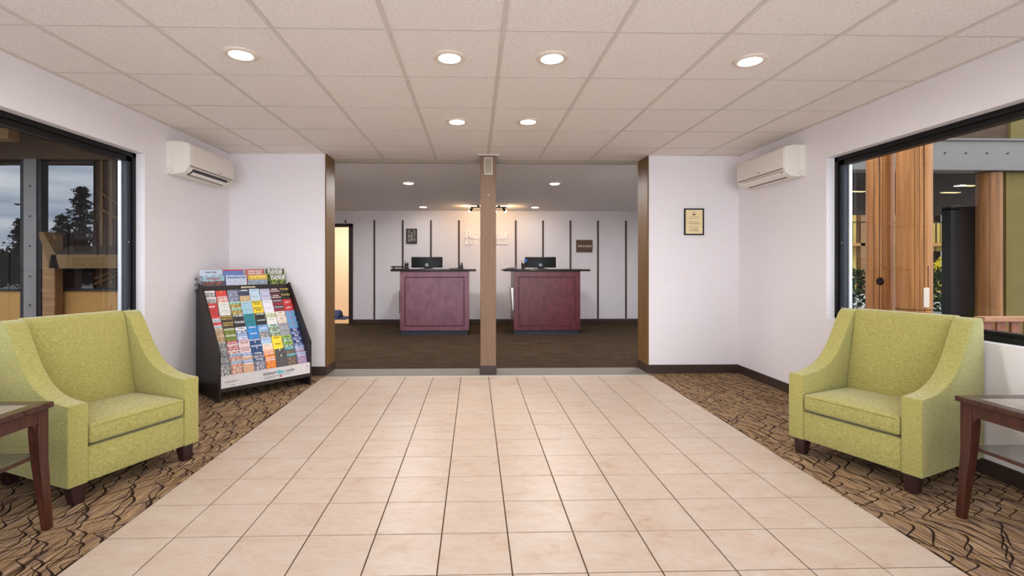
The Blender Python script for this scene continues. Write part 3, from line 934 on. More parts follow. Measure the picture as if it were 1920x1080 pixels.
for k, (x0, x1, z) in enumerate(((0.40, 0.66, 0.162), (0.40, 0.52, 0.149), (0.05, 0.17, 0.185), (0.05, 0.15, 0.176), (0.10, 0.14, 0.146))):
    B(x0, x1, -0.0006, 0.0, z - 0.002, z + 0.001).obj('print_line', M['softblack'], hp)
B(0.55, 0.575, -0.0007, 0.0, 0.144, 0.156).obj('print_mark', plain((200, 50, 44)), hp)
B(0.825, 0.845, -0.0007, 0.0, 0.195, 0.215).obj('print_mark', plain((170, 170, 172)), hp)

tb, tz, td = [], [], []
NT_ = 12
LEAN = R(15)
for i in range(NT_):
    tz.append(0.99 - 0.0587 * i); td.append(0.458 - 0.0345 * i)
for i in range(NT_):
    zb_, db_ = tz[i] - 0.205 * math.cos(LEAN), td[i] - 0.205 * math.sin(LEAN)
    B(0.018, RL - 0.018, db_ - 0.008, db_ + 0.014, zb_ - 0.007, zb_ - 0.001).obj('tier_shelf', M['rack'], rack)

RM = Matrix.Translation((RX, RY, 0)) @ Matrix.Rotation(RT, 4, 'Z')
WHT, BLK, YEL, NAVY = (240, 240, 240), (24, 22, 24), (245, 214, 60), (36, 46, 92)
GOLD, CRM = (228, 196, 100), (238, 228, 206)
# per column: (first tier, copies, description, head colour, picture tones, title, title colour, second line)
cols = [
 [(0, 2, 'white grey leaflet with a pale photo', (226, 226, 226), (190, 190, 192), (120, 118, 118), '', None, ''),
  (2, 1, 'red leaflet titled MAP', (206, 52, 52), (206, 52, 52), (190, 40, 42), '', None, 'MAP'),
  (4, 2, 'red topped leaflet with a blue coast picture', (214, 60, 66), (120, 150, 180), (220, 214, 206), '', None, 'COAST'),
  (6, 2, 'tan leaflet with an arch picture', (216, 190, 150), (150, 112, 84), (220, 196, 160), '', None, ''),
  (8, 2, 'grey leaflet with a landscape photo', (170, 170, 174), (96, 96, 100), (176, 176, 178), '', None, ''),
  (10, 2, 'dark grey leaflet with a black and white photo', (120, 122, 126), (70, 70, 74), (196, 194, 190), '', None, '')],
 [(0, 1, 'red leaflet with a yellow letter P', (212, 48, 46), (206, 44, 44), (212, 56, 50), 'P', (248, 190, 40), ''),
  (1, 1, 'red leaflet titled FOOD TOURS', (196, 64, 60), (200, 84, 70), (230, 200, 180), 'FOOD', WHT, 'TOURS'),
  (2, 2, 'white grey leaflet with thin dark lines', (232, 230, 226), (206, 206, 204), (228, 226, 222), '', None, ''),
  (4, 2, 'dark brown leaflet with gold lettering', (52, 40, 30), (50, 38, 28), (60, 46, 34), 'ADVENTURE', GOLD, 'GUIDE TOO'),
  (6, 2, 'olive green leaflet titled RAFTING', (120, 132, 40), (84, 96, 30), (140, 150, 60), 'RAFTING', WHT, ''),
  (8, 2, 'crimson leaflet titled MUSEUM', (178, 30, 56), (170, 28, 52), (226, 214, 200), 'AND LIVING', WHT, 'MUSEUM'),
  (10, 2, 'sky blue leaflet with red rocks', (138, 184, 224), (170, 96, 80), (224, 196, 176), '', None, '')],
 [(0, 2, 'blue grey leaflet with a mountain photo', (150, 160, 190), (70, 70, 90), (176, 180, 206), 'COUNTRY', (60, 50, 70), ''),
  (2, 2, 'aqua and gold leaflet with curving stripes', (150, 206, 190), (90, 76, 40), (222, 196, 110), '', None, ''),
  (4, 2, 'black leaflet titled TOURS in white', (20, 20, 24), (22, 22, 26), (40, 40, 44), 'TOURS', WHT, ''),
  (6, 1, 'white leaflet titled Paddling', (240, 242, 246), (40, 50, 110), (236, 238, 242), 'Paddling', (34, 34, 60), ''),
  (7, 1, 'mid blue leaflet with white lettering', (72, 116, 190), (80, 124, 196), (220, 228, 240), 'Downtown', WHT, 'EXPLORE'),
  (8, 2, 'pale pink leaflet titled WEAR', (236, 218, 220), (236, 220, 220), (220, 190, 190), 'WESTERN', (150, 80, 90), 'WEAR'),
  (10, 2, 'blue leaflet titled TRAVEL', (84, 128, 186), (190, 180, 150), (226, 150, 110), 'TRAVEL', WHT, 'Guide')],
 [(0, 1, 'navy leaflet with a white round emblem', (34, 44, 76), (36, 46, 80), (44, 54, 88), 'o DINER', WHT, ''),
  (1, 1, 'tan leaflet with a brown star mark', (202, 174, 128), (200, 172, 126), (190, 160, 116), '', None, 'V'),
  (2, 2, 'pale aqua leaflet', (168, 210, 220), (170, 206, 222), (140, 190, 206), '', None, ''),
  (4, 2, 'teal leaflet with a thin gold rule', (30, 128, 140), (26, 120, 134), (36, 136, 146), '', None, ''),
  (6, 2, 'bright blue leaflet with white script', (40, 130, 204), (30, 120, 196), (60, 150, 214), 'Aquatic', WHT, ''),
  (8, 2, 'deep blue leaflet with a chevron', (32, 80, 140), (30, 76, 132), (44, 62, 100), 'MOUNTAIN', WHT, 'V'),
  (10, 2, 'slate blue leaflet with bold white script', (50, 80, 120), (70, 84, 110), (190, 176, 180), 'Heritage', WHT, '')],
 [(0, 2, 'light blue plain leaflet', (186, 210, 230), (190, 212, 232), (180, 206, 226), '', None, ''),
  (2, 2, 'yellow leaflet titled JETBOAT FUN', (248, 220, 50), (246, 214, 44), (240, 206, 40), 'JETBOAT', (40, 50, 30), 'FUN'),
  (4, 2, 'black leaflet with a white number', (28, 26, 30), (30, 28, 32), (46, 44, 48), '8 STORES', WHT, ''),
  (6, 1, 'sky blue leaflet over a grey photo', (120, 166, 216), (130, 170, 214), (150, 186, 220), '', None, 'LAKE'),
  (7, 1, 'grey leaflet with a rocky photo', (150, 150, 158), (110, 106, 108), (190, 186, 186), '', None, ''),
  (8, 1, 'pale blue leaflet with a small boat', (176, 202, 230), (180, 206, 232), (170, 196, 226), '', None, ''),
  (9, 1, 'white leaflet with a peach edge', (242, 228, 216), (240, 226, 214), (246, 200, 170), '', None, ''),
  (10, 2, 'orange leaflet with white title', (226, 120, 40), (200, 90, 40), (240, 160, 60), 'FRONTIER', WHT, 'KITCHEN')],
 [(0, 2, 'lavender leaflet with small print', (184, 188, 216), (180, 184, 212), (196, 198, 220), '', None, ''),
  (2, 2, 'white plain leaflet', (234, 232, 240), (232, 230, 238), (226, 224, 234), '', None, ''),
  (4, 1, 'cream leaflet with a green oval picture', (232, 234, 216), (150, 170, 100), (226, 226, 206), '', None, ''),
  (5, 1, 'white leaflet with a thin grey line', (236, 236, 230), (232, 232, 228), (228, 228, 222), '', None, ''),
  (6, 2, 'mint leaflet titled TREE', (188, 220, 208), (60, 80, 50), (200, 206, 170), 'TREE', (30, 56, 50), ''),
  (8, 2, 'yellow leaflet with a small landscape', (248, 222, 56), (246, 218, 50), (250, 226, 70), 'valley', (150, 110, 20), ''),
  (10, 2, 'charcoal leaflet with an oval logo', (84, 80, 80), (92, 88, 86), (76, 72, 70), '0', WHT, '')],
 [(0, 2, 'dark red leaflet titled CHOCOLATE', (86, 28, 34), (84, 28, 32), (92, 34, 38), 'Artisan', WHT, 'CHOCOLATE'),
  (2, 2, 'black and red striped leaflet', (56, 44, 58), (190, 40, 60), (60, 46, 60), 'Gourmet', WHT, ''),
  (4, 2, 'cream leaflet with a flower picture', (236, 228, 218), (214, 190, 170), (236, 226, 216), 'art', (160, 110, 80), ''),
  (6, 2, 'grey leaflet with a cloudy photo', (160, 160, 168), (140, 140, 148), (180, 180, 186), '', None, ''),
  (8, 2, 'lime green leaflet with a dark arch', (150, 196, 90), (50, 90, 110), (214, 226, 190), 'trails', (60, 90, 40), ''),
  (10, 2, 'teal leaflet titled CASINO', (30, 124, 136), (70, 66, 60), (150, 120, 96), 'CASINO', (170, 220, 220), '')],
 [(0, 2, 'black leaflet titled TOURS in gold', (26, 24, 24), (28, 26, 26), (34, 32, 30), 'TOURS', GOLD, ''),
  (2, 2, 'red leaflet with white title', (204, 50, 54), (200, 48, 52), (210, 60, 60), '', None, 'CITY'),
  (4, 3, 'light blue leaflet with a red round mark', (118, 164, 208), (120, 166, 210), (110, 156, 200), 'O', (214, 70, 60), ''),
  (7, 3, 'navy leaflet with white script', (34, 50, 116), (40, 60, 130), (180, 190, 220), 'Bay', WHT, ''),
  (10, 2, 'blue leaflet titled TRAVEL with a red corner', (64, 110, 186), (90, 140, 206), (220, 150, 140), 'MIDWAY', WHT, 'TRAVEL')],
]
ORD = ['first', 'second', 'third', 'fourth', 'fifth', 'sixth', 'seventh', 'last']
CW = (RL - 0.04) / 8
WHITE_MAT = plain((240, 240, 240), 0.5, 0, 0.3, 0.01)
def leaflet_pages(w, h, th):
    return MB().box(-w / 2 + 0.001, w / 2 - 0.001, 0.0008, th, -h, -0.0015).mesh('pages', WHITE_MAT)
PAGES = leaflet_pages(0.0985, 0.203, 0.007)
for ci, column in enumerate(cols):
    for (t0, copies, desc, hc, p1, p2, title, tcol, sub) in column:
        for k in range(copies):
            ti = t0 + k
            x = 0.02 + CW * (ci + 0.5) + random.uniform(-0.0015, 0.0015)
            if copies == 1: which = ''
            elif copies == 2: which = ('upper copy, ', 'lower copy, ')[k]
            else: which = ('top copy, ', 'middle copy, ', 'lowest copy, ')[k]
            me = MB().box(-0.0495, 0.0495, 0.0, 0.001, -0.204, 0.0).mesh('brochure', print_mat((hc, p1, p2), 0.03 if (title or sub) else 0.02))
            o = link('brochure', me)
            o.matrix_world = RM @ Matrix.Translation((x, td[ti], tz[ti] + random.uniform(-0.004, 0.004))) @ Matrix.Rotation(-LEAN, 4, 'X') @ Matrix.Rotation(random.uniform(-0.012, 0.012), 4, 'Y')
            lab = '%s, %sin the %s rack column' % (desc, which, ORD[ci])
            tag(o, lab, 'brochure', 'brochures in the rack')
            link('pages', PAGES, o)
            if title:
                s = min(0.029, 0.145 / max(len(title), 4))
                text('title', title, s, plain(tcol, 0.5, 0, 0.3, 0.01), o, (0, -0.0006, -0.013), bold=0.0005, xs=1.05)
            if sub:
                s = min(0.026, 0.145 / max(len(sub), 4))
                text('title', sub, s, plain(tcol or WHT, 0.5, 0, 0.3, 0.01), o, (0, -0.0006, -0.034), bold=0.0005, xs=1.05)
            if not title and not sub and ti < 11:
                B(-0.03, 0.02, -0.0005, 0.0, -0.016, -0.0135).obj('print_line', plain(tuple(int(v * 0.55) for v in hc)), o)
                B(-0.03, 0.032, -0.0005, 0.0, -0.024, -0.022).obj('print_line', plain(tuple(int(v * 0.6) for v in hc)), o)
# magazines on the top shelf, two rows of four
mags = [
 (0, 0, 'pale blue magazine titled Tualatin Valley, back row of the rack top', (196, 212, 230), (120, 130, 140), (206, 218, 230), 'Tualatin Valley', (70, 90, 90), ''),
 (1, 0, 'blue magazine with a red top edge, back row of the rack top', (96, 122, 186), (80, 100, 170), (130, 150, 200), '', None, ''),
 (2, 0, 'rose magazine titled YAKIMA VALLEY, back row of the rack top', (188, 104, 100), (200, 130, 120), (180, 96, 92), 'YAKIMA VALLEY', WHT, 'TRAVEL GUIDE'),
 (3, 0, 'leafy green magazine titled EUGENE CASCADES, back row of the rack top', (70, 90, 36), (40, 56, 26), (140, 160, 70), 'EUGENE', WHT, 'CASCADES'),
 (0, 1, 'magazine titled oregon in red over a dark hill picture, front row', (150, 190, 206), (60, 66, 80), (150, 80, 60), 'oregon', (170, 60, 70), ''),
 (1, 1, 'sky magazine titled WASHINGTON with dark figures, front row', (196, 208, 226), (200, 206, 220), (180, 190, 214), 'WASHINGTON', (40, 80, 140), ''),
 (2, 1, 'grey magazine with a yellow title band, front row', (214, 180, 70), (130, 146, 160), (160, 172, 184), 'EASTERN', (250, 230, 130), ''),
 (3, 1, 'leafy green magazine titled EUGENE CASCADES, front row of the rack top', (76, 96, 40), (46, 62, 30), (150, 168, 80), 'EUGENE', WHT, 'CASCADES'),
]
MW = (RL - 0.03) / 4
for ci, row, lab, hc, p1, p2, title, tcol, sub in mags:
    wd = MW - 0.012
    x = 0.016 + MW * (ci + 0.5) + (0.012 if row else -0.006)
    wd2 = wd if x + wd / 2 < RL - 0.02 else (RL - 0.022 - x) * 2
    x = max(x, 0.02 + wd / 2)
    me = MB().box(-wd2 / 2, wd2 / 2, 0.0, 0.0015, -0.25, 0.0).mesh('magazine', print_mat((hc, p1, p2), 0.05, 30.0))
    o = link('magazine', me)
    o.matrix_world = RM @ Matrix.Translation((x, 0.556 if row == 0 else 0.525, (1.19, 1.13)[row] + 0.003 * ci)) @ Matrix.Rotation(-R(6), 4, 'X')
    tag(o, lab, 'magazine', 'magazines on the rack top')
    MB().box(-wd2 / 2 + 0.002, wd2 / 2 - 0.002, 0.0015, 0.007, -0.25, -0.002).obj('pages', WHITE_MAT, o)
    if title:
        text('title', title, min(0.046, 0.26 / len(title)), plain(tcol, 0.5, 0, 0.3, 0.01), o, (0, -0.0008, -0.022), bold=0.0008)
    if sub:
        text('title', sub, min(0.046, 0.25 / len(sub)), plain(tcol, 0.5, 0, 0.3, 0.01), o, (0, -0.0008, -0.046), bold=0.0008)
    if (ci, row) == (1, 0):
        B(-wd2 / 2, wd2 / 2, -0.0006, 0.0, -0.012, 0.0).obj('cover_edge', plain((190, 40, 60)), o)
# bent wire clip hanging on the near side of the rack
t = thing('wire_clip', 'black bent wire holder clipped on the rack side near its top', 'wire clip', (RX, RY, 0), RT)
for k in range(3):
    b = MB(); z = 1.10 - 0.055 * k
    b.tube((-0.004, 0.54, z), (-0.02, 0.55, z + 0.012), 0.003); b.tube((-0.02, 0.55, z + 0.012), (-0.026, 0.52, z - 0.012), 0.003)
    b.obj('hook', M['black'], t)
MB().tube((-0.004, 0.54, 0.96), (-0.004, 0.54, 1.12), 0.003).obj('stem', M['black'], t)


# ------------------------------------------------------------------ reception desks
def desk(label, x0, x1, mat, top_l, top_r):
    cx = (x0 + x1) / 2; hw = (x1 - x0) / 2
    t = thing('reception_desk', label, 'reception desk', (cx, 8.43, 0), 0, 'reception desks')
    dp = 0.72
    B(-hw, hw, 0.012, dp, 0.085, 1.122).obj('body', mat, t, bevel=0.003, seg=1)
    fr = MB()
    fw = 0.075
    fr.box(-hw, -hw + fw, 0, 0.014, 0.085, 1.122); fr.box(hw - fw, hw, 0, 0.014, 0.085, 1.122)
    fr.box(-hw + fw, hw - fw, 0, 0.014, 1.03, 1.122); fr.box(-hw + fw, hw - fw, 0, 0.014, 0.085, 0.158)
    f = fr.obj('front_frame', mat, t)
    mo = MB(); a = hw - fw; m = 0.02
    mo.box(-a, -a + m, -0.004, 0.012, 0.158, 1.03); mo.box(a - m, a, -0.004, 0.012, 0.158, 1.03)
    mo.box(-a + m, a - m, -0.004, 0.012, 0.158, 0.158 + m); mo.box(-a + m, a - m, -0.004, 0.012, 1.03 - m, 1.03)
    mo.obj('moulding', M['desk_groove'], f, bevel=0.004, seg=1)
    B(-a + m, a - m, 0.004, 0.0135, 0.158 + m, 1.03 - m).obj('front_panel', mat, f)
    B(-hw + 0.015, hw - 0.02, 0.02, dp - 0.02, 0.003, 0.085).obj('plinth', M['plinth'], t)
    B(top_l - cx, top_r - cx, -0.03, dp + 0.09, 1.122, 1.157).obj('countertop', M['counter'], t, bevel=0.015, seg=3, smooth=50)
    return t
desk('plum stained reception desk standing on the door side of the column', -1.305, -0.103, M['desk_left'], -1.472, 0.028)
desk('burgundy reception desk standing under the wooden letter sign', 0.69, 1.864, M['desk_right'], 0.50, 2.04)


def monitor(label, cx):
    t = thing('computer_monitor', label, 'monitor', (cx, 8.82, 1.157), 0, 'monitors on the desks')
    MB().prism([(-0.005, 0.035), (0.0, 0.215), (0.012, 0.222), (0.035, 0.222), (0.04, 0.03), (0.0, 0.026)], -0.285, 0.285, 'x').obj('housing', M['monitor'], t, bevel=0.006, seg=2, smooth=40)
    B(-0.275, 0.275, 0.04, 0.044, 0.04, 0.214).obj('screen', M['black'], t)
    B(-0.05, 0.05, 0.008, 0.05, 0.01, 0.06).obj('stand_neck', M['black'], t)
    MB().box(-0.12, 0.12, -0.05, 0.12, 0.0, 0.012).obj('stand_base', M['black'], t, bevel=0.005)
    lg = MB().lathe([(0.028, -0.006), (0.0235, -0.006), (0.0235, -0.002), (0.028, -0.002)], 28, (0.0, 0, 0.075), 'y', close=True).obj('logo_ring', M['silver'], t, smooth=40)
    text('logo_text', 'DELL', 0.018, M['silver'], lg, (0, -0.0062, 0.075), bold=0.0005, ext=0.001)
    return t
monitor('black computer monitor seen from behind on the plum desk', -0.875)
monitor('black computer monitor seen from behind on the burgundy desk', 1.215)


def pen_cup(label, loc, pens, cupmat):
    t = thing('pen_cup', label, 'pen cup', loc)
    MB().lathe([(0.03, 0.0), (0.036, 0.105), (0.033, 0.105), (0.028, 0.006)], 18).obj('cup', cupmat, t, smooth=40)
    for (dx, dy, h, m) in pens:
        MB().tube((dx * 0.3, dy * 0.3, 0.01), (dx, dy, h), 0.0045, n=8).obj('pen', m, t)
    return t
pen_cup('dark pen cup beside the monitor on the plum desk', (-1.235, 8.74, 1.157), [(-0.034, 0, 0.15, M['black']), (-0.02, 0.02, 0.14, M['silver']), (0.025, -0.01, 0.135, M['black'])], M['softblack'])
t = pen_cup('dark pen cup with a blue flower pen beside the burgundy desk monitor', (0.885, 8.74, 1.157), [(-0.03, 0, 0.145, M['black']), (0.03, 0, 0.14, M['blue']), (-0.015, 0.02, 0.15, M['silver'])], M['black'])
MB().ball((0.05, -0.01, 0.145), 0.02).ball((0.028, -0.02, 0.155), 0.018).ball((0.06, 0.0, 0.165), 0.016).obj('flower_head', M['blue'], t, smooth=60)
t = thing('letter_tray', 'low black letter tray at the door end of the plum desk', 'tray', (-1.33, 8.66, 1.157))
MB().prism([(-0.15, 0.0), (0.15, 0.0), (0.15, 0.012), (-0.15, 0.012)], -0.11, 0.11, 'y').obj('tray_base', M['black'], t, bevel=0.004)
MB().prism([(-0.15, 0.03), (-0.165, 0.042), (-0.15, 0.055), (0.11, 0.055), (0.16, 0.035), (0.1, 0.028)], -0.1, 0.1, 'y').obj('tray_top', M['softblack'], t, bevel=0.004)
for x in (-0.12, 0.12):
    B(x - 0.01, x + 0.01, -0.08, 0.08, 0.012, 0.03).obj('post', M['black'], t)
t = thing('desk_phone', 'black desk phone at the column end of the plum desk', 'phone', (-0.33, 8.75, 1.157))
MB().prism([(-0.13, 0.0), (0.13, 0.0), (0.13, 0.022), (-0.12, 0.014)], -0.1, 0.1, 'y').obj('phone_base', M['black'], t, bevel=0.004)
MB().prism([(0.01, 0.02), (0.05, 0.055), (0.085, 0.09), (0.115, 0.085), (0.12, 0.02)], -0.04, 0.05, 'y').obj('handset', M['black'], t, bevel=0.012, seg=3, smooth=50)
MB().ball((0.095, 0.0, 0.10), 0.016).obj('earpiece', M['black'], t, smooth=60)
t = thing('card_terminal', 'small black and white card terminal on the burgundy desk', 'card terminal', (0.655, 8.66, 1.157))
B(-0.10, 0.10, -0.06, 0.06, 0.0, 0.014).obj('pad', M['black'], t, bevel=0.004)
MB().prism([(-0.05, 0.014), (0.09, 0.014), (0.10, 0.04), (-0.03, 0.03)], -0.04, 0.04, 'y').obj('terminal_body', plain((120, 124, 140)), t, bevel=0.005)
MB().tube((-0.105, 0, 0.03), (-0.06, 0, 0.042), 0.012).obj('handle', M['white'], t)
t = thing('wall_pocket', 'pocket of white papers hung on the burgundy desk side', 'paper holder', (0.69, 8.58, 0.42))
MB().hexa([(-0.02, -0.12, 0.0), (-0.004, -0.12, 0.0), (-0.004, 0.2, 0.0), (-0.02, 0.2, 0.0)], [(-0.055, -0.12, 0.4), (-0.004, -0.12, 0.4), (-0.004, 0.2, 0.4), (-0.055, 0.2, 0.4)]).obj('holder', M['acgrey'], t)
MB().hexa([(-0.018, -0.125, 0.03), (-0.004, -0.125, 0.03), (-0.004, -0.121, 0.03), (-0.018, -0.121, 0.03)], [(-0.05, -0.125, 0.41), (-0.006, -0.125, 0.41), (-0.006, -0.121, 0.41), (-0.05, -0.121, 0.41)]).obj('paper', M['paper'], t)
t = thing('file_pocket', 'dark file pocket hung on the door side of the plum desk', 'file holder', (-1.305, 8.50, 0.38))
B(-0.022, -0.003, -0.02, 0.3, 0.0, 0.4).obj('holder', M['desk_groove'], t, bevel=0.003, seg=1)
B(-0.026, -0.018, 0.02, 0.26, 0.36, 0.39).obj('lip', M['softblack'], t)


# ------------------------------------------------------------------ wall items
def frame_bars(b, x0, x1, z0, z1, y0, y1, w):
    b.box(x0, x0 + w, y0, y1, z0, z1); b.box(x1 - w, x1, y0, y1, z0, z1)
    b.box(x0 + w, x1 - w, y0, y1, z0, z0 + w); b.box(x0 + w, x1 - w, y0, y1, z1 - w, z1)
    return b
# gold plaque
t = thing('award_plaque', 'gold plaque in a dark frame on the white partition wall', 'plaque', (2.504, YF, 1.732))
frame_bars(MB(), -0.114, 0.114, -0.152, 0.152, -0.02, -0.001, 0.015).obj('frame', M['softblack'], t, bevel=0.002, seg=1)
pl = tag(B(-0.099, 0.099, -0.012, -0.004, -0.137, 0.137).obj('gold_plate', M['gold'], t), 'engraved gold plate')
B(-0.02, 0.02, -0.0128, -0.012, 0.077, 0.089).obj('print_mark', M['black'], pl)
for z, ww in ((0.108, 0.024), (0.058, 0.055), (0.039, 0.055), (-0.003, 0.058), (-0.023, 0.074), (-0.045, 0.05), (-0.063, 0.066), (-0.082, 0.05), (-0.101, 0.06)):
    x = -ww
    while x < ww:
        dx = random.uniform(0.008, 0.02)
        B(x, min(x + dx, ww), -0.0125, -0.012, z - 0.0028, z + 0.0028).obj('print_line', M['ink'] if z in (-0.003, -0.023, -0.101, -0.082) else plain((170, 140, 92)), pl)
        x += dx + 0.005
# framed licences on the far wall
t = thing('framed_board', 'small black framed board of pale cards on the battened wall', 'frame', (-1.318, YE - 0.006, 1.832))
frame_bars(MB(), -0.112, 0.112, -0.157, 0.157, -0.022, -0.001, 0.018).obj('frame', M['softblack'], t)
B(-0.094, 0.094, -0.008, -0.002, -0.139, 0.139).obj('backing', plain((50, 42, 40)), t)
B(-0.085, 0.085, -0.011, -0.008, 0.066, 0.13).obj('card', plain((120, 112, 108)), t)
B(-0.03, 0.03, -0.012, -0.011, 0.085, 0.125).obj('card', plain((60, 50, 48)), t)
for r_ in range(5):
    for c_ in range(3):
        g = random.choice([(150, 142, 138), (190, 186, 182), (120, 112, 108), (166, 156, 148)])
        B(-0.085 + c_ * 0.059, -0.035 + c_ * 0.059, -0.011, -0.008, 0.035 - r_ * 0.036, 0.055 - r_ * 0.036).obj('card', plain(g), t)
# wooden welcome sign
t = thing('wooden_sign', 'brown three plank sign with pale letter tiles on the battened wall', 'sign', (2.318, YE - 0.006, 1.628))
for k, (z0, z1, dx) in enumerate(((0.04, 0.13, 0), (-0.045, 0.037, 0.012), (-0.13, -0.048, 0))):
    B(-0.176, 0.17 + dx, -0.02, -0.002, z0, z1).obj('plank', M['brownplank'], t, bevel=0.003, seg=1)
for k, ch in enumerate('WELCOME'):
    x = -0.118 + k * 0.047
    q = B(x - 0.017, x + 0.017, -0.026, -0.02, -0.032, 0.026).obj('letter_tile', plain((140, 118, 92)), t)
    text('letter', ch, 0.048, plain((226, 214, 196)), q, (x, -0.0266, -0.003), bold=0.001)
# switch plate on far wall beside the door
t = thing('outlet_plate', 'small white outlet plate low on the battened wall', 'outlet', (-2.12 - 0.05, YE - 0.006, 0.36))
B(-0.02, 0.02, -0.006, 0.0, -0.03, 0.03).obj('plate', M['white'], t, bevel=0.002, seg=1)
B(-0.008, 0.008, -0.0075, -0.006, -0.014, 0.014).obj('socket', M['acgrey'], t)

# ---- raised serif lettering: RODEWAY / INN & SUITES
def poly_ring(cx, cz, rx, rz, ix, iz, a0=0, a1=360, n=28):
    """ring segment as quads in (x,z)"""
    qs = []
    for i in range(n):
        t0 = R(a0 + (a1 - a0) * i / n); t1 = R(a0 + (a1 - a0) * (i + 1) / n)
        qs.append([(cx + rx * math.cos(t0), cz + rz * math.sin(t0)), (cx + rx * math.cos(t1), cz + rz * math.sin(t1)), (cx + ix * math.cos(t1), cz + iz * math.sin(t1)), (cx + ix * math.cos(t0), cz + iz * math.sin(t0))])
    return qs
def rect(x0, x1, z0, z1): return [[(x0, z0), (x1, z0), (x1, z1), (x0, z1)]]
def slant(xa, za, xb, zb, w): return [[(xa - w / 2, za), (xa + w / 2, za), (xb + w / 2, zb), (xb - w / 2, zb)]]
def stroke(pts, w):
    qs = []
    for (a, c) in zip(pts, pts[1:]):
        d = Vector((c[0] - a[0], c[1] - a[1])).normalized(); nx_, nz_ = -d[1] * w / 2, d[0] * w / 2
        qs.append([(a[0] - nx_, a[1] - nz_), (c[0] - nx_ + d[0] * w * .2, c[1] - nz_ + d[1] * w * .2), (c[0] + nx_ + d[0] * w * .2, c[1] + nz_ + d[1] * w * .2), (a[0] + nx_, a[1] + nz_)])
    return qs
S, T = 0.20, 0.08
def serif(xc, z, w=0.36): return rect(xc - w / 2, xc + w / 2, z, z + 0.07)
def letter(ch):
    """(quads, width) in units of cap height"""
    if ch == 'I': return rect(0.12, 0.12 + S, 0, 1) + serif(0.22, 0, 0.42) + serif(0.22, 0.93, 0.42), 0.44
    if ch == 'R':
        return rect(0.1, 0.1 + S, 0, 1) + serif(0.2, 0, 0.4) + serif(0.16, 0.93, 0.3) + rect(0.2, 0.5, 0.92, 1) + rect(0.2, 0.5, 0.44, 0.52) + poly_ring(0.5, 0.72, 0.32, 0.28, 0.13, 0.2, -90, 90, 14) + slant(0.45, 0.47, 0.80, 0.0, 0.2) + serif(0.85, 0, 0.26), 0.98
    if ch == 'O': return poly_ring(0.48, 0.5, 0.46, 0.52, 0.26, 0.44), 0.96
    if ch == 'D': return rect(0.1, 0.1 + S, 0, 1) + serif(0.18, 0, 0.34) + serif(0.18, 0.93, 0.34) + rect(0.2, 0.45, 0.92, 1) + rect(0.2, 0.45, 0, 0.08) + poly_ring(0.45, 0.5, 0.45, 0.5, 0.25, 0.42, -90, 90, 16), 0.93
    if ch == 'E': return rect(0.1, 0.1 + S, 0, 1) + serif(0.18, 0, 0.34) + serif(0.18, 0.93, 0.34) + rect(0.2, 0.74, 0.92, 1) + rect(0.2, 0.76, 0, 0.08) + rect(0.2, 0.56, 0.46, 0.54) + rect(0.66, 0.74, 0.76, 1) + rect(0.68, 0.76, 0, 0.26) + rect(0.5, 0.57, 0.38, 0.62), 0.8
    if ch == 'W': return slant(0.16, 1, 0.42, 0, 0.19) + slant(0.42, 0, 0.66, 1, 0.09) + slant(0.64, 1, 0.9, 0, 0.19) + slant(0.9, 0, 1.14, 1, 0.09) + serif(0.16, 0.93, 0.36) + serif(0.66, 0.93, 0.36) + serif(1.14, 0.93, 0.28), 1.28
    if ch == 'A': return slant(0.16, 0, 0.46, 1, 0.09) + slant(0.78, 0, 0.48, 1, 0.2) + rect(0.26, 0.7, 0.28, 0.36) + serif(0.14, 0, 0.28) + serif(0.8, 0, 0.36), 0.96
    if ch == 'Y': return slant(0.16, 1, 0.46, 0.42, 0.2) + slant(0.8, 1, 0.5, 0.42, 0.09) + rect(0.37, 0.57, 0, 0.5) + serif(0.47, 0, 0.4) + serif(0.16, 0.93, 0.34) + serif(0.8, 0.93, 0.28), 0.92
    if ch == 'N': return rect(0.12, 0.2, 0, 1) + rect(0.76, 0.84, 0, 1) + slant(0.2, 1, 0.76, 0, 0.2) + serif(0.16, 0, 0.28) + serif(0.12, 0.93, 0.24) + serif(0.8, 0.93, 0.28), 0.96
    if ch == 'U': return rect(0.12, 0.31, 0.3, 1) + rect(0.74, 0.82, 0.3, 1) + poly_ring(0.47, 0.34, 0.35, 0.36, 0.27, 0.27, 180, 360, 14) + serif(0.2, 0.93, 0.36) + serif(0.78, 0.93, 0.28), 0.94
    if ch == 'T': return rect(0.33, 0.53, 0, 1) + rect(0.04, 0.82, 0.91, 1) + rect(0.04, 0.12, 0.72, 1) + rect(0.74, 0.82, 0.72, 1) + serif(0.43, 0, 0.4), 0.86
    if ch == 'S': return stroke([(0.60, 0.74), (0.58, 0.88), (0.46, 0.95), (0.30, 0.95), (0.17, 0.86), (0.15, 0.72), (0.24, 0.60), (0.42, 0.5), (0.57, 0.40), (0.63, 0.26), (0.57, 0.12), (0.42, 0.04), (0.26, 0.05), (0.14, 0.14), (0.12, 0.28)], 0.15), 0.76
    if ch == '&': return stroke([(0.92, 0.5), (0.8, 0.28), (0.6, 0.08), (0.36, 0.03), (0.17, 0.12), (0.12, 0.28), (0.22, 0.44), (0.5, 0.62), (0.6, 0.78), (0.52, 0.93), (0.38, 0.96), (0.27, 0.86), (0.3, 0.7), (0.62, 0.3), (0.9, 0.02)], 0.12), 1.02
    return [], 0.35
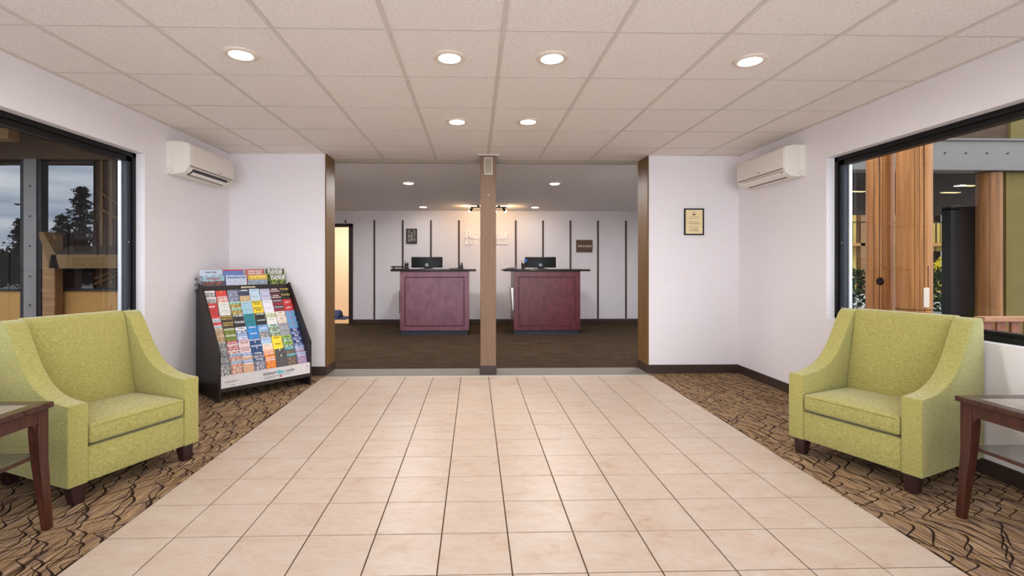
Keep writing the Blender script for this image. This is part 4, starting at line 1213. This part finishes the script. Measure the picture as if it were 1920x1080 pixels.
def letters(row, x0, x1, z, parent):
    tot = sum(letter(c)[1] * h for c, h in row)
    k = (x1 - x0) / tot
    x = x0
    for c, h in row:
        qs, wd = letter(c)
        if qs:
            b = MB()
            for i, q in enumerate(qs):
                dpt = 0.030 + 0.0004 * (i % 5)
                b.prism([(x + p[0] * h * k, z + p[1] * h) for p in q], -dpt, -0.001, 'y')
            b.obj('letter', M['signwhite'], parent)
        x += wd * h * k
t = thing('sign_letters', 'white raised serif lettering of the inn name behind the column', 'sign', (0, YE - 0.006, 0))
z1 = 1.792
letters([('R', 0.150)] + [(c, 0.118) for c in 'ODEWAY'], -0.205, 0.722, z1, t)
letters([('I', 0.112)] + [(c, 0.080) for c in 'NN & SUITES'], -0.205, 0.716, 1.666, t)
B(-0.10, 0.70, -0.022, -0.001, 1.772, 1.778).obj('underline', M['signwhite'], t)

# ------------------------------------------------------------------ outside the sky window
struct(B(-60, XL - 0.2, -30, 60, -0.3, -0.12).obj('ground', M['concrete']), 'pale asphalt ground outside the sky window', 'ground')
struct(B(XR + 0.2, 60, -30, 60, -0.3, -0.12).obj('ground', M['concrete']), 'pale asphalt ground outside the log column window', 'ground')
t = scr = thing('screen_wall', 'grey post and tan panel screen wall outside the sky window', 'screen wall', (0, 6.0, 0))
ps = B(-5.485, -5.335, -0.02, 0.1, -0.12, 2.53).obj('post', M['steel'], t)
for z in (2.2, 1.83, 1.47, 1.1, 0.75):
    MB().tube((-5.41, -0.02, z), (-5.41, -0.028, z), 0.011).obj('bolt', M['black'], ps)
for x0, x1 in ((-5.535, -5.485), (-5.335, -5.285)):
    B(x0, x1, -0.01, 0.1, -0.12, 2.53).obj('stile', M['frame'], t)
B(-16, -2.96, -0.02, 0.12, 2.53, 2.77).obj('head_beam', M['darkbrown2'], t)
B(-16, -5.54, 0.0, 0.1, -0.12, 0.92).obj('low_panel', M['tanwall'], t)
B(-5.28, -3.1, 0.0, 0.1, -0.12, 0.92).obj('low_panel', M['tanwall'], t)
B(-16, -5.54, -0.03, 0.12, 0.92, 0.95).obj('cap_rail', M['frame'], t)
B(-5.28, -3.1, -0.03, 0.12, 0.92, 0.95).obj('cap_rail', M['frame'], t)
struct(B(-16, XL - 0.2, 4.6, 6.0, 2.75, 2.85).obj('trim_2', M['darkbrown']), 'dark brown porch soffit above the sky window view', 'trim')
t = thing('timber_beam', 'tan timber beam under the porch soffit outside the sky window', 'beam', (-5.19, 5.9, 2.7))
t.rotation_euler = (0, 0, R(8))
B(-2.6, 0.0, -0.5, -0.34, -0.075, 0.045).obj('timber', M['tanwood'], t, bevel=0.004, seg=1)
# dark glass of the screen wall, mirroring the sky and trees in front of the building
B(-16, -5.54, 0.04, 0.06, 0.94, 2.53).obj('pane', M['darkpane'], scr)
B(-5.28, -4.70, 0.04, 0.06, 0.94, 2.53).obj('pane', M['darkpane'], scr)
# wooden stub post and stair landing
t = thing('wooden_post', 'brown wooden half height post beside the grey steel post', 'post', (-5.07, 5.84, -0.12))
B(-0.075, 0.075, 0, 0.12, 0, 1.72).obj('shaft', M['tanwood'], t, bevel=0.006, seg=1)
B(-0.085, 0.085, -0.01, 0.13, 1.72, 1.75).obj('cap', M['darkbrown2'], t)
t = thing('stair_tower', 'dark brown stair tower with a shingled landing roof beside the screen', 'building', (0, 5.86, 0))
B(-4.75, -2.96, 0.22, 1.5, -0.12, 2.62).obj('wall', M['darkbrown'], t)
for x in (-4.62, -4.5, -4.3, -4.1, -3.9):
    B(x - 0.014, x + 0.014, 0.20, 0.22, 1.0, 2.53).obj('batten', M['brownbatten'], t)  # lighter strips stand in for reflections of window blinds
MB().prism([(-4.95, 1.36), (-3.1, 1.36), (-3.1, 1.46), (-4.76, 1.46)], -0.1, 0.1, 'y').obj('landing_roof', M['shingle'], t)
MB().prism([(-4.98, 1.20), (-3.1, 1.20), (-3.1, 1.36), (-4.95, 1.36)], -0.12, -0.02, 'y').obj('fascia', M['brownbatten'], t)
MB().prism([(-5.10, 1.62), (-5.04, 1.62), (-4.90, 1.36), (-4.86, 1.20), (-4.97, 1.20)], -0.12, -0.02, 'y').obj('brace', M['brownbatten'], t)
for (xa, za, xb, zb) in ((-4.65, 2.15, -3.7, 1.55), (-4.65, 1.95, -3.9, 1.5), (-4.95, 0.98, -4.4, 1.18), (-4.75, 0.98, -4.25, 1.18)):
    MB().tube((xa, 0.20, za), (xb, 0.20, zb), 0.014, n=6).obj('stair_rail', M['brownbatten'], t)


def conifer(label, loc, h, spread, seed, lean=0.0):
    rnd = random.Random(seed)
    t = thing('conifer_tree', label, 'tree', loc)
    MB().tube((0, 0, 0), (lean, 0, h * 0.98), h * 0.022, 0.02, 8).obj('trunk', M['bark'], t, smooth=50)
    b = MB()
    n = int(h * 34)
    for i in range(n):
        f = 0.18 + 0.82 * (i / n)
        z = h * f
        L = spread * (1 - f) ** 0.75 * rnd.uniform(0.55, 1.1) + 0.12
        a = rnd.uniform(0, 2 * math.pi)
        dx, dy = math.cos(a), math.sin(a)
        for k in range(4):
            q = (k + 1) / 4 * L
            cx, cy, cz = lean * f + dx * q, dy * q, z - 0.12 * q + rnd.uniform(-.05, .05)
            for m in range(4):
                s = 0.16 * rnd.uniform(0.6, 1.3)
                p = [(cx + rnd.uniform(-s, s), cy + rnd.uniform(-s, s), cz + rnd.uniform(-s, s) * 0.6) for _ in range(3)]
                b.add(p, [(0, 1, 2)])
    f = b.obj('foliage', M['leafdark'], t); f['kind'] = 'stuff'
    return t
conifer('tall dark conifer in the middle of the sky window view', (-20.4, -13, -0.12), 5.3, 1.3, 3, 0.3)
conifer('shorter dark conifer beside the tall one in the sky window', (-21.9, -14, -0.12), 3.95, 0.9, 5)
conifer('young dark conifer close beside the steel post in the sky window', (-19.9, -9.6, -0.12), 3.3, 0.7, 9)

def bush(name, label, loc, rx, rz, mat, n, seed, twig=0.1, cat='shrub'):
    rnd = random.Random(seed)
    t = thing(name, label, cat, loc)
    MB().tube((0, 0, 0), (0, 0, rz * 0.9), 0.05, 0.02, 6).obj('stem', M['bark'], t)
    b = MB()
    for i in range(n):
        a = rnd.uniform(0, 2 * math.pi); q = rnd.random() ** 0.5; z = rnd.random()
        r_ = q * rx * (1 - 0.75 * z ** 2)
        c = (r_ * math.cos(a), r_ * math.sin(a) * 0.6, rz * z)
        s = twig * rnd.uniform(0.5, 1.4)
        b.add([(c[0] + rnd.uniform(-s, s), c[1] + rnd.uniform(-s, s), c[2] + rnd.uniform(-s, s)) for _ in range(3)], [(0, 1, 2)])
    f = b.obj('foliage', mat, t); f['kind'] = 'stuff'
    return t
bush('bare_tree', 'bare dark bush at the edge of the sky window view', (-25.6, -16, -0.12), 1.7, 3.9, M['leafdark'], 900, 11, 0.12)
bush('bare_tree', 'low dark bush beside the steel post in the sky window', (-24.2, -19, -0.12), 1.3, 3.4, M['leafdark'], 700, 12, 0.12)
t = thing('hedge', 'long dark hedge across the car park outside the sky window', 'hedge', (-23, -22.0, -0.12))
b = MB(); rnd = random.Random(4)
for i in range(2600):
    c = (rnd.uniform(-14, 12), rnd.uniform(-0.5, 0.5), rnd.uniform(0, 2.3))
    b.add([(c[0] + rnd.uniform(-.2, .2), c[1] + rnd.uniform(-.2, .2), c[2] + rnd.uniform(-.2, .2)) for _ in range(3)], [(0, 1, 2)])
f = b.obj('foliage', M['leafdark'], t); f['kind'] = 'stuff'
B(-14, 12, 0.1, 0.3, 0, 2.15).obj('core', M['leafdark'], t)
for lab, x, h in (('thin street lamp behind the tall conifer in the sky window', -22.3, 6.0), ('thin street lamp at the outer edge of the sky window view', -27.2, 4.9)):
    t = thing('street_lamp', lab, 'street lamp', (x, -17.5, -0.12))
    MB().tube((0, 0, 0), (0, 0, h), 0.035, 0.025, 8).obj('pole', M['frame'], t)
    B(-0.35, 0.35, -0.04, 0.04, h, h + 0.04).obj('arm', M['frame'], t)
    for s in (-1, 1):
        B(s * 0.3 - 0.12, s * 0.3 + 0.12, -0.08, 0.08, h + 0.04, h + 0.1).obj('lamp_head', M['frame'], t)

# ------------------------------------------------------------------ outside the log column window
def log_column(label, x, y, r, mat, splits, top=3.3):
    t = thing('log_column', label, 'column', (x, y, -0.12))
    n = 40; b = MB(); rnd = random.Random(int(x * 100))
    prof = []
    vs = []
    hs = [top * q / 7 for q in range(8)]
    for h in hs:
        for i in range(n):
            a = 2 * math.pi * i / n
            rr = r * (1 + 0.012 * math.sin(3 * a + h) + 0.006 * math.sin(11 * a)) * (1 - 0.012 * h)
            vs.append((rr * math.cos(a), rr * math.sin(a), h))
    fs = [(j * n + i, j * n + (i + 1) % n, (j + 1) * n + (i + 1) % n, (j + 1) * n + i) for j in range(len(hs) - 1) for i in range(n)]
    fs += [tuple(range(n))[::-1], tuple((len(hs) - 1) * n + i for i in range(n))]
    b.add(vs, fs)
    b.obj('trunk', mat, t, smooth=60)
    for (a, z0, z1, wd) in splits:
        a = R(a)
        c = MB(); k = 8
        for j in range(k):
            za, zb_ = z0 + (z1 - z0) * j / k, z0 + (z1 - z0) * (j + 1) / k
            aj = a + rnd.uniform(-0.012, 0.012)
            rr = r * 1.004
            q = [(rr * math.cos(aj + d), rr * math.sin(aj + d)) for d in (-wd, wd)]
            rr2 = r * 0.95
            p = [(rr2 * math.cos(aj + d), rr2 * math.sin(aj + d)) for d in (-wd, wd)]
            c.hexa([(q[0][0], q[0][1], za), (q[1][0], q[1][1], za), (p[1][0], p[1][1], za), (p[0][0], p[0][1], za)],
                   [(q[0][0], q[0][1], zb_), (q[1][0], q[1][1], zb_), (p[1][0], p[1][1], zb_), (p[0][0], p[0][1], zb_)])
        c.obj('drying_crack', M['bark'], t)
    return t
lc1 = log_column('stained log column with a dark knot, farther of the two', 4.53, 5.25, 0.13, M['log'], [(238, 0.2, 3.3, 0.012), (226, 0.3, 3.2, 0.02), (205, 0.6, 3.0, 0.008)])
kn = MB().lathe([(0.035, 0.0), (0.02, 0.012), (0.001, 0.014)], 12, axis='y').obj('knot', M['bark'], lc1)
kn.location = (0.13 * math.cos(R(229)), 0.13 * math.sin(R(229)), 1.18); kn.rotation_euler = (0, 0, R(229 + 90)); kn.scale = (1, -1, 1.3)
lc2 = log_column('thick stained log column with a white scar, nearer of the two', 4.59, 4.90, 0.150, M['log'], [(243, 0.2, 3.3, 0.008), (258, 0.3, 3.2, 0.012), (228, 0.3, 3.3, 0.006), (272, 0.95, 1.35, 0.02)])
a = R(265)
sc_ = B(-0.028, 0.028, -0.006, 0.0, 0.0, 0.2).obj('bare_scar', plain((222, 206, 186)), lc2, bevel=0.004, seg=1)
sc_.location = (0.149 * math.cos(a), 0.149 * math.sin(a), 0.93); sc_.rotation_euler = (0, 0, a + math.pi / 2)
MB().lathe([(0.1525, 0.90), (0.1525, 0.905)], 36).obj('collar_line', M['bark'], lc2)

t = thing('steel_beam', 'grey steel beam with bolts above the log columns outside', 'beam', (0, 6.2, 0))
fl = B(3.3, 11, 0, 0.05, 2.50, 2.90).obj('web', M['steelbeam'], t)
B(3.3, 11, -0.03, 0.2, 2.49, 2.515).obj('lower_flange', M['steel'], t); B(3.3, 11, -0.03, 0.2, 2.885, 2.91).obj('upper_flange', M['steel'], t)
for k in range(9):
    x = 4.8 + k * 0.285
    MB().tube((x, 0.0, 2.72), (x, -0.012, 2.72), 0.011).obj('bolt', M['black'], fl)
struct(B(3.3, 14, 6.4, 13, 2.6, 2.7).obj('trim_3', M['darkbrown']), 'dark brown porch ceiling beyond the steel beam', 'trim')
for lab, x, y in (('glowing strip on the porch ceiling left of the log columns', 7.0, 8.63), ('glowing strip on the porch ceiling just right of the columns', 8.85, 8.71),
                  ('nearest glowing strip on the porch ceiling', 8.34, 7.94), ('farthest glowing strip on the porch ceiling', 11.24, 10.86)):
    t = thing('glow_strip', lab, 'lamp', (x, y, 2.6), R(4), 'porch glow strips')  # emissive strips stand in for warm lamp light seen in the glass
    B(-0.17, 0.17, -0.05, 0.05, -0.02, 0.0).obj('housing', M['acgrey'], t); B(-0.165, 0.165, -0.045, 0.045, -0.026, -0.02).obj('tube', M['glowstrip'], t)
t = thing('upper_facade', 'brown and olive upper facade above the steel beam', 'facade', (0, 6.6, 0))
B(3.3, 7.55, 0, 0.12, 2.92, 4.6).obj('brown_panel', M['darkbrown2'], t); B(7.55, 11, -0.03, 0.12, 2.92, 4.6).obj('olive_panel', M['olive'], t)
B(6.6, 6.62, -0.02, 0.0, 2.92, 4.6).obj('batten', M['brownbatten'], t)
t = thing('dark_glazed_wall', 'dark glazed wall right of the log columns outside', 'facade', (0, 6.52, 0))
B(6.66, 9.5, 0, 0.1, -0.12, 2.0).obj('dark_pane', M['darkpane'], t)
B(6.60, 6.72, -0.03, 0.1, -0.12, 2.02).obj('stile', M['frame'], t)
B(6.60, 9.5, -0.03, 0.1, 2.0, 2.05).obj('head', M['frame'], t)
log_column('brown log column in front of the dark glazed wall', 6.98, 6.34, 0.135, M['logshaded'], [(225, 0.2, 2.5, 0.01)], 2.6)
t = thing('olive_post', 'olive painted square post at the window edge outside', 'post', (7.55, 6.34, -0.12))
B(-0.42, 0.3, -0.08, 0.08, 0, 2.6).obj('shaft', M['olive'], t); B(-0.42, 0.32, -0.09, 0.09, 0, 0.1).obj('foot', M['frame'], t)
# wooden railing at the lower window edge
t = thing('wooden_railing', 'reddish wooden railing low outside the log column window', 'railing', (0, 4.5, -0.12))
B(4.86, 6.2, -0.05, 0.05, 0.82, 0.862).obj('top_rail', wood_mat('cedar_wood', (150, 96, 66), (206, 156, 120), (2, 30, 30), 0.6), t)
board_wood = wood_mat('red_board_wood', (120, 66, 48), (160, 98, 74), (30, 30, 2), 0.6)
for k in range(9):
    x = 4.93 + k * 0.14
    B(x - 0.045, x + 0.045, -0.012, 0.012, 0.0, 0.82).obj('board', board_wood, t)
# yellow apartment building far behind
t = thing('apartment_building', 'yellow apartment building with balconies seen between the log columns', 'building', (0, 22, -0.12))
B(12, 34, 1.2, 6, 0, 9).obj('wall', M['yellowwall'], t)
for fl_ in range(3):
    z = 2.35 + fl_ * 2.5
    B(12, 34, 0, 1.2, z - 0.14, z).obj('balcony_floor', M['tanwall'], t)
    rl = B(12, 34, 0.0, 0.05, z + 0.95, z + 1.0).obj('balcony_rail', M['frame'], t)
    b = MB()
    for k in range(120):
        b.box(12 + k * 0.183, 12.02 + k * 0.183, 0.01, 0.03, z, z + 0.95)
    bb = b.obj('baluster', M['frame'], rl); bb['kind'] = 'stuff'
for k in range(8):
    x = 12.6 + k * 2.8
    B(x - 0.14, x + 0.14, 0.0, 0.28, 0, 9).obj('post', M['tanwood'], t)
    for fl_ in range(3):
        z = 0.1 + fl_ * 2.5 + (2.25 - 2.25)
        dd = B(x + 0.7, x + 1.5, 1.17, 1.2, z, z + 1.95).obj('door', M['darkbrown2'], t)
        wq = B(x + 1.7, x + 2.5, 1.17, 1.2, z + 0.8, z + 1.9).obj('window', M['darkpane'], t)
for k in range(60):
    B(12 + k * 0.36, 12.03 + k * 0.36, 1.18, 1.2, 0, 9).obj('siding_batten', M['brownbatten'], t)
bush('shrub', 'dark green shrub below the balconies right of the columns', (13.6, 13.6, -0.12), 0.9, 1.15, M['leafgreen'], 900, 21, 0.1)
bush('shrub', 'yellow flowering shrub right of the log columns', (15.6, 15.5, -0.12), 0.7, 1.6, M['leafyellow'], 420, 22, 0.09)
bush('shrub', 'dark green shrub left of the log columns outside', (11.2, 14.0, -0.12), 1.2, 1.2, M['leafgreen'], 800, 23, 0.1)
conifer('large conifer standing in front of the entrance, mirrored in dark glass', (13.0, -6.0, -0.12), 9.0, 3.0, 31)
